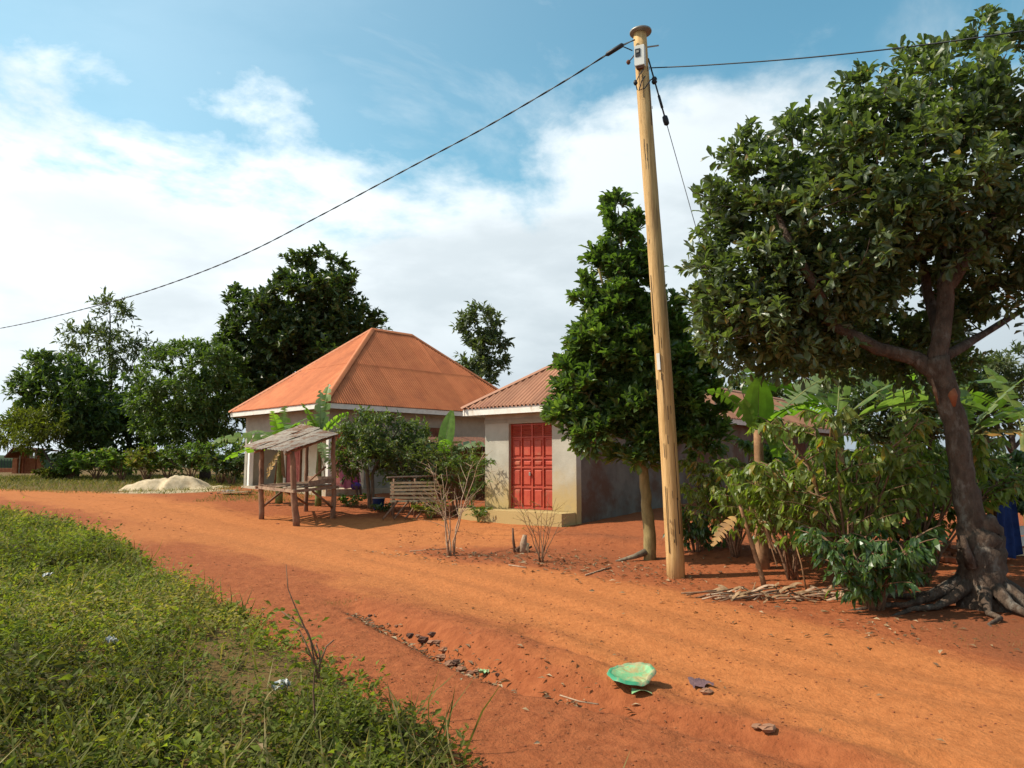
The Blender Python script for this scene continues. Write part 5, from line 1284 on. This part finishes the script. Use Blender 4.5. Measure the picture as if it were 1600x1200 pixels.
def long_stick():
    for lab, pts, r in (('long thin stick lying on the road below the gully', [(875, 1088), (905, 1097), (935, 1102)], .006), ('short pale stick beside the leaf litter in the yard', [(795, 884), (822, 888)], .012), ('crooked stick on the ground left of the pole', [(915, 900), (940, 892), (955, 888)], .012), ('fallen dark twig left of the front stump', [(640, 862), (700, 858)], .009)):
        mb = MB(); mb.tube([G(*p) + Vector((0, 0, r)) for p in pts], r, 5); tag(mb.build('stick', 'twig_pale', None, True), lab, 'stick')
long_stick()
# pale broken slabs and plastic by the house, litter in the weeds
def crumple(name, lab, cat, c, w, d, h, m, seed):
    r = random.Random(seed); n = 7; V = []
    for j in range(n):
        for i in range(n):
            x = (i / (n - 1) - .5) * w * r.uniform(.85, 1.1); y = (j / (n - 1) - .5) * d * r.uniform(.85, 1.1); V.append(Vector((c.x + x, c.y + y, c.z + .01 + r.uniform(0, h))))
    mb = MB(); mb.add(V, [(j * n + i, j * n + i + 1, (j + 1) * n + i + 1, (j + 1) * n + i) for j in range(n - 1) for i in range(n - 1)]); tag(mb.build(name, m), lab, cat)
crumple('plastic_bag', 'crumpled white plastic scrap in the weeds near the bare sapling', 'plastic bag', G(438, 1122) + Vector((0, 0, .16)), .10, .10, .06, 'plastic_white', 1)
crumple('plastic_bag', 'small white plastic scrap in the middle of the weeds', 'plastic bag', G(172, 1052) + Vector((0, 0, .2)), .08, .08, .05, 'plastic_white', 2)
crumple('plastic_bag', 'white plastic scrap at the far side of the weeds', 'plastic bag', G(73, 932) + Vector((0, 0, .2)), .09, .09, .05, 'plastic_white', 3)
crumple('plastic_bag', 'white plastic scrap on the grass left of the stall', 'plastic bag', at(357, 771, 26) , .35, .35, .12, 'plastic_white', 4)
crumple('plastic_bag', 'greenish plastic scrap among the gully stones', 'plastic bag', G(757, 1038), .09, .09, .03, 'plastic_mint', 5)
p = at(370, 784, 24.5); p.z = gz(p.x, p.y); mb = MB(); mb.beam(p + Vector((-.5, .1, .05)), p + Vector((.45, -.05, .10)), .35, .03); tag(mb.build('fallen_board', 'board_pale'), 'pale board lying on the grass left of the stall', 'board')
for px, py, s, lab in ((341, 783, .07, 'largest rubble stone on the grass between sand heap and stall'), (391, 776, .06, 'small rubble stone nearest the stall on the grass'), (330, 779, .055, 'small rubble stone nearest the sand heap on the grass')):
    p = at(px, py, 25); p.z = gz(p.x, p.y) + .02; mb = MB(); rock_mesh(mb, p, s); tag(mb.build('rubble_stone', 'stone'), lab, 'stone', 'rubble by the stall')
p = G(434, 819); mb = MB(); rock_mesh(mb, p, .06); tag(mb.build('brick_bit', 'brick_red'), 'broken brick on the ground between the stall posts', 'brick')
for i, (px, py) in enumerate(((1465, 868), (1478, 872), (1490, 866), (1472, 878), (1486, 880), (1498, 874), (1480, 862), (1460, 876))):
    p = G(px, py); mb = MB(); a = rnd.uniform(0, 3); mb.box(p + Vector((0, 0, .05 + (.07 if i > 5 else 0))), (.2, .1, .08), (Vector((math.cos(a), math.sin(a), .1)).normalized(), Vector((-math.sin(a), math.cos(a), 0)), Vector((-.1 * math.cos(a), -.1 * math.sin(a), 1)).normalized()), .01)
    tag(mb.build('loose_brick', 'brick_red'), 'loose red brick in the rubble left of the big trunk', 'brick', 'loose bricks by the trunk')

# ------------------------------------------------------------------ things between the houses
def plank_stack():
    c = at(612, 782, 19.7); c.z = gz(c.x, c.y); d = Vector((.97, .22, 0)).normalized(); n = Vector((d.y, -d.x, 0)); t = thing('slatted_rack', 'raised rack of pale horizontal slats between the two houses', 'rack', c)
    for u in (0.05, .6, 1.15):
        for q in (0, .5):
            mb = MB(); p = c + d * u - n * q; mb.tube([p - Vector((0, 0, .1)), p + Vector((0, 0, 1.0))], .035, 6); mb.build('post', 'stall_wood', t, True)
    for k in range(6):
        mb = MB(); p = c + n * .05 + Vector((0, 0, .42 + k * .095 + rnd.uniform(-.01, .01))); mb.beam(p - d * .05, p + d * (1.2 + rnd.uniform(-.1, .1)) + Vector((0, 0, rnd.uniform(-.03, .03))), .02, .055); mb.build('slat', 'board_pale', t)
    for k in range(5):
        mb = MB(); p = c - n * (.05 + k * .11) + Vector((0, 0, 1.02 + rnd.uniform(0, .03))); mb.beam(p - d * .12, p + d * 1.9 + Vector((0, 0, .06)), .09, .02); mb.build('top_board', 'old_iron', t)
    for k in range(4):
        mb = MB(); p = c + d * (.15 + .28 * k) + n * .1; mb.tube([p + n * .5 + d * -.4, p + Vector((0, 0, .42))], .025, 5); mb.build('leaning_pole', 'stall_wood', t, True)
plank_stack()
def kitchen_shed():
    c = at(690, 785, 23.2); c.z = gz(c.x, c.y); d = Vector((.9, .43, 0)).normalized(); b = Vector((-d.y, d.x, 0)); t = thing('kitchen_shed', 'small dark rusty lean-to shed between the two houses', 'shed', c)
    for u, v in ((0, 0), (1.9, 0), (0, 1.4), (1.9, 1.4)):
        p = c + d * u + b * v; mb = MB(); mb.tube([p - Vector((0, 0, .1)), p + Vector((0, 0, 1.75 + .2 * (v > 0)))], .05, 6); mb.build('post', 'stall_wood', t, True)
    for k in range(7):
        p = c + d * (.14 + .27 * k) + b * .6; mb = MB(); mb.beam(p, p + Vector((0, 0, 1.75)), .25, .02, up=tuple(b)); mb.build('wall_plank', 'rust', t)
    for k in range(3):
        p = c + d * (-.15 + .75 * k); mb = MB(); V = []; seg = 20
        for j, (v, h) in enumerate(((-.45, 1.68), (1.8, 2.05))):
            for i in range(seg + 1): V.append(p + d * (.77 * i / seg) + b * v + Vector((0, 0, h + .014 * math.sin(i / seg * 2 * math.pi * 7) + .01 * k)))
        mb.add(V, [(i, i + 1, seg + 2 + i, seg + 1 + i) for i in range(seg)]); mb.build('roof_sheet', 'rust', t, True)
kitchen_shed()
for i, (px, py, Y) in enumerate(((592, 772, 21.2),)):
    c = at(px, py, Y); c.z = gz(c.x, c.y); t = thing('water_bucket', 'dark blue lidded bucket left of the slatted rack', 'bucket', c)
    mb = MB(); mb.lathe([(.13, 0), (.14, .02), (.17, .3), (.18, .31), (.165, .31)], c, 16); mb.build('body', 'cloth_blue', t, True)
    mb = MB(); mb.lathe([(.185, .312), (.185, .335), (.05, .345)], c, 16); mb.build('lid', 'plastic_white', t, True)
# pink cloth hung on the porch, and a seated child beside it
def porch_cloth():
    p = H1P(.95, .42, 0); n = 16; m2 = 9; V = []
    d = Vector((H1P(1, 0) - H1P(0, 0))).normalized(); b = (H1P(0, 1) - H1P(0, 0)).normalized()
    for j in range(m2):
        for i in range(n):
            f = i / (n - 1); g = j / (m2 - 1); q = p + d * (f * .75 - .15 + .1 * g) - b * (.03 + .04 * math.sin(f * 14) * (.3 + g)); V.append(Vector((q.x, q.y, 1.75 - g * (.85 + .1 * math.sin(f * 5)))))
    mb = MB(); mb.add(V, [(j * n + i, j * n + i + 1, (j + 1) * n + i + 1, (j + 1) * n + i) for j in range(m2 - 1) for i in range(n - 1)]); tag(mb.build('hanging_cloth', 'cloth_pink', None, True), 'pink cloth hanging at the open porch of the orange roofed house', 'cloth')
porch_cloth()
def child():
    s = H1P(1.35, .30, H1FL); fw = (H1P(0, 0) - H1P(0, 1)).normalized(); lf = (H1P(0, 0) - H1P(1, 0)).normalized(); up = Vector((0, 0, 1))
    t = thing('person', 'small person in magenta top sitting on the porch edge', 'person', s)
    J = {'pel': s + up * .09, 'sp': s + up * .22 + fw * .01, 'ch': s + up * .36 + fw * .03, 'nk': s + up * .44 + fw * .035, 'hd': s + up * .52 + fw * .05, 'ht': s + up * .60 + fw * .05}
    names = list(J); verts = [J[k] for k in names]; rad = [.085, .075, .08, .032, .072, .06]; edges = [(i, i + 1) for i in range(5)]
    def chain(frm, pts, rr):
        last = names.index(frm)
        for p, r in zip(pts, rr): verts.append(p); rad.append(r); edges.append((last, len(verts) - 1)); last = len(verts) - 1
    for sg in (-1, 1):
        chain('ch', [J['ch'] + lf * .10 * sg + up * .01, s + up * .22 + lf * .135 * sg + fw * .06, s + up * .15 + lf * .08 * sg + fw * .2, s + up * .14 + lf * .06 * sg + fw * .25], [.045, .03, .024, .02])
        chain('pel', [s + up * .08 + lf * .06 * sg + fw * .06, s + up * .09 + lf * .07 * sg + fw * .26, s + up * -.12 + lf * .07 * sg + fw * .29, s + up * -.19 + lf * .07 * sg + fw * .35], [.065, .05, .036, .026])
    me = bpy.data.meshes.new('body'); me.from_pydata([tuple(v - s) for v in verts], edges, []); o = bpy.data.objects.new('body', me); C.objects.link(o); o.parent = t
    o.modifiers.new('skin', 'SKIN'); sk = me.skin_vertices[0].data
    for v, r in zip(sk, rad): v.radius = (r, r)
    sk[0].use_root = True
    ss = o.modifiers.new('sub', 'SUBSURF'); ss.levels = 2; ss.render_levels = 2; me.materials.append(MAT['skin'])
    mb = MB(); mb.lathe([(.10, -.13), (.105, -.05), (.105, .05), (.09, .12), (.045, .16)], s + up * .25 + fw * .02, 14); mb.build('top', 'cloth_magenta', t, True)
    mb = MB(); mb.tube([s + up * .09, s + up * .095 + fw * .12, s + up * .09 + fw * .27], [.12, .125, .11], 12); mb.build('skirt', 'skirt', t, True)
    mb = MB(); mb.lathe([(.074, -.01), (.08, .03), (.07, .07), (.035, .095)], s + up * .54 + fw * .035, 14); mb.build('hair', 'hair', t, True)
child()
# dark debris bank between houses
shrub('low_plant', 'sprawling plant in front of the slatted rack', 'plant', gb(672, 795, 19.6), 9, .6, .5, 'leaf', 'leaf_weed', 'stem_green', .12, .3, 14, 4, .2, .01, None, .2)

# ------------------------------------------------------------------ right edge: boards and blue cloth
def board_fence():
    c = gb(1572, 880, 11.4); t = thing('board_shelter', 'low whitewashed board shelter at the right edge of the photo', 'shelter', c)
    for k in range(3):
        q = c + Vector((.02 + k * 1.1, .15, 0)); mb = MB(); mb.tube([q - Vector((0, 0, .1)), q + Vector((0, 0, 1.25))], .05, 7); mb.build('post', 'stall_wood', t, True)
    for k, h in enumerate((.10, .26, .42)):
        mb = MB(); q = c + Vector((0, .07, h)); mb.beam(q + Vector((.05, 0, 0)), q + Vector((2.4, .1, .0)), .025, .14 if k else .11); mb.build('board', 'white_paint' if k else 'board_pale', t)
    for k in range(3):
        mb = MB(); q = c + Vector((-.1, -.1 + k * .3, 1.27 + k * .04)); mb.beam(q, q + Vector((2.6, .05, 0)), .28, .02, up=(0, -.13, 1)); mb.build('roof_board', 'board_pale', t)
board_fence()
def blue_cloth():
    p = at(1556, 764, 10.9); q = at(1584, 762, 11.1); n = 18; m2 = 12; V = []; H = at(1556, 764, 10.9).z - at(1556, 872, 10.9).z
    for j in range(m2):
        for i in range(n):
            f = i / (n - 1); g = j / (m2 - 1); r = p.lerp(q, f * (1 + .25 * g) - .1 * g); V.append(r + Vector((0, .035 * math.sin(f * 17) * (.4 + g), -g * H * (1 - .03 * math.sin(f * 7)))))
    mb = MB(); mb.add(V, [(j * n + i, j * n + i + 1, (j + 1) * n + i + 1, (j + 1) * n + i) for j in range(m2 - 1) for i in range(n - 1)]); tag(mb.build('hanging_cloth', 'cloth_blue', None, True), 'dark blue cloth hanging on a line right of the big trunk', 'cloth')
    mb = MB(); mb.tube([at(1480, 752, 10.7), at(1545, 757, 10.85), at(1700, 755, 11.6)], .008, 5); tag(mb.build('clothes_line', 'cable_black'), 'thin clothes line holding the blue cloth', 'line')
blue_cloth()

# ------------------------------------------------------------------ far left: brick shelter, fence, distant wood
def far_left():
    c = at(30, 738, 40); c.z = gz(c.x, c.y); t = thing('brick_shelter', 'small brick gatehouse with sloping roof under the far left trees', 'shelter', c)
    def bx(x0, x1, y0, y1, dy, m, nm, th=.2):
        p = at(x0, y1, 40 + dy); q = at(x1, y0, 40 + dy); mb = MB(); mb.box((p + q) / 2 + Vector((0, 0, 0)), (q.x - p.x, th, q.z - p.z)); mb.build(nm, m, t)
    bx(22, 31, 716, 740, 0, 'brick_red', 'pillar', .4); bx(33, 40, 700, 740, .5, 'brick_red', 'wall'); bx(40, 58, 716, 740, .5, 'brick_red', 'wall'); bx(58, 68, 704, 740, .5, 'brick_red', 'wall'); bx(48, 51, 702, 716, .5, 'white_paint', 'post'); bx(55, 57.5, 702, 716, .5, 'white_paint', 'post'); bx(29.5, 31.5, 712, 739, -.3, 'white_paint', 'post', .08)
    mb = MB(); mb.beam(at(26, 715, 40.5), at(40, 700, 40.5), 2.0, .08, up=(0, 0, 1)); mb.build('roof', 'rust', t)
    mb = MB(); mb.beam(at(40, 700.5, 40.5), at(75, 704, 40.5), 2.0, .08, up=(0, 0, 1)); mb.build('roof', 'rust', t)
    f = thing('fence', 'low wall topped with thin iron bars at the left edge of the photo', 'fence', at(-10, 740, 41))
    mb = MB(); p = at(-90, 738, 41); q = at(22, 731.5, 41); mb.box((p + q) / 2, (q.x - p.x, .2, q.z - p.z)); mb.build('low_wall', 'brick_red', f)
    for k in range(24):
        x = -85 + k * 4.6; mb = MB(); mb.tube([at(x, 732, 41), at(x, 717, 41)], .015, 4); mb.build('bar', 'cable_black', f)
    mb = MB(); mb.tube([at(-90, 725, 41), at(22, 725, 41)], .015, 4); mb.build('rail', 'cable_black', f)
    # distant wooded ridge
    V = []; F = []; n = 160
    for i in range(n + 1):
        x = -420 + i * 4.6; y = 300 + 20 * math.sin(i * .13); h = 5 + 4 * float(fbm(np.array([i * .35]), np.array([0.0]), 91)[0]) + 1.2 * rnd.random()
        V += [(x, y, -1), (x, y, h * .6), (x, y + 6, h), (x, y + 40, h * .9), (x, y + 42, -1)]
    for i in range(n):
        for j in range(4): F.append((i * 5 + j, i * 5 + 5 + j, i * 5 + 6 + j, i * 5 + 1 + j))
    mb = MB(); mb.add(V, F); tag(mb.build('distant_wood', 'far_green', None, True), 'far wooded skyline beyond the fence', 'wood', kind='stuff')
far_left()

# ------------------------------------------------------------------ verge weeds and grass
def weeds():
    P = []; D = []; S = []; SH = []
    nc = 5200                                   # clumps, each a handful of upright sprigs
    cy = 1.7 + 21 * rng.random(nc) ** 1.35; cl = -(.70 * cy + .7); cx = cl + (x_edge(cy) - cl + .1) * rng.random(nc)
    dens = fbm(cx * .9, cy * .9, 61, 3) + .5
    kc = rng.random(nc) < np.clip((dens - .30) * 3.0, .10, 1) * np.clip((x_edge(cy) - cl) / 2.4, .35, 1)
    cx, cy = cx[kc], cy[kc]; nc = len(cx)
    chh = rng.gamma(3.0, .06, nc) * (1 + 1.3 * np.clip(fbm(cx * .8, cy * .8, 63), -.35, .6)) * np.clip(1.5 - cy / 20, .55, 1); ctone = rng.normal(-.03, .2, nc); csize = rng.choice([.7, 1.0, 1.15, 1.4, 1.7], nc, p=[.28, .32, .2, .14, .06])
    k = rng.integers(5, 11, nc); idx = np.repeat(np.arange(nc), k); n = len(idx)
    sp = .085 * (1 + .05 * cy[idx]); x = cx[idx] + rng.normal(0, 1, n) * sp; y = cy[idx] + rng.normal(0, 1, n) * sp
    keep = (x_edge(y) - x + .9 * fbm(x * 1.3, y * 1.3, 55)) > rng.gamma(1.0, .06, n) - .2
    x, y, idx = x[keep], y[keep], idx[keep]; n = len(x); z = hgt(x, y)
    patch = fbm(x * .6 + 3, y * .6, 65, 3)
    ht = np.clip(chh[idx] * rng.uniform(.5, 1.15, n), .04, .5) * (.45 + .55 * sstep(x_edge(y) - x, 0, .5)) * np.clip(.55 + y / 9, .7, 1.1)
    lx = rng.normal(0, .25, n); ly = rng.normal(0, .25, n)
    for L in range(8):
        f = rng.uniform(.12, 1, n); a = rng.uniform(0, 2 * np.pi, n); r = rng.uniform(0, .035, n) * (1 + .05 * y)
        P.append(np.stack([x + lx * ht * f + np.cos(a) * r, y + ly * ht * f + np.sin(a) * r, z + ht * f], -1))
        D.append(np.stack([np.cos(a), np.sin(a), rng.uniform(-.3, 1.0, n)], -1)); S.append(rng.uniform(.020, .046, n) * (1 + .045 * y) * csize[idx]); SH.append(np.clip(.44 + patch * 1.9 + ctone[idx] + rng.normal(0, .12, n) + (f - .6) * .35, 0, .9) + (rng.random(n) < .03) * .3)
    P = np.concatenate(P); D = np.concatenate(D); S = np.concatenate(S); SH = np.concatenate(SH)
    o = leaves('verge_weeds', P, D, S, .5, 'leaf', 'leaf_weed', None, shade=SH); tag(o, 'low leafy weeds covering the roadside verge at left', 'weeds', kind='stuff')
    # dry stems and grass blades poking out
    m = 5500; i = rng.integers(0, n, m); a = rng.uniform(0, 2 * np.pi, m)
    PB_ = np.stack([x[i] + rng.normal(0, .05, m), y[i] + rng.normal(0, .05, m), z[i]], -1); DB_ = np.stack([np.cos(a) * .5, np.sin(a) * .5, rng.uniform(.5, 1.2, m)], -1)
    o = leaves('verge_grass', PB_, DB_, rng.uniform(.12, .46, m), .036, 'blade', 'leaf_grass', None); tag(o, 'thin dry grass stalks among the verge weeds', 'grass', kind='stuff')
    # grass beyond the road at far left and around the stall
    m = 26000; Y = rng.uniform(25.5, 40, m); X = -34 + 26 * rng.random(m)
    k = (Y > 26.5 + (X + 16) * -.25) & (X < -9.5 - (Y - 26) * .15); X, Y = X[k], Y[k]
    m2 = 1500; X = np.r_[X, rng.uniform(-9.5, -6.2, m2)]; Y = np.r_[Y, rng.uniform(22.2, 26, m2)]
    m3 = 160; gx, gy = gplane(535, 940); X = np.r_[X, gx + rng.normal(0, .12, m3)]; Y = np.r_[Y, gy + rng.normal(0, .12, m3)]
    m4 = 240; gx, gy = gplane(1560, 1000); X = np.r_[X, gx + rng.normal(0, .4, m4)]; Y = np.r_[Y, gy + rng.normal(0, .25, m4)]
    nn = len(X); a = rng.uniform(0, 2 * np.pi, nn); far = np.clip(Y / 30, .3, 1.2)
    o = leaves('grass', np.stack([X, Y, hgt(X, Y)], -1), np.stack([np.cos(a) * .6, np.sin(a) * .6, rng.uniform(.4, 1.1, nn)], -1), rng.uniform(.08, .22, nn) * far, .12 * far, 'blade', 'leaf_grass', None)
    tag(o, 'short grass beyond the far left bend of the road', 'grass', kind='stuff')
    # a few larger sprigs right in front
weeds()
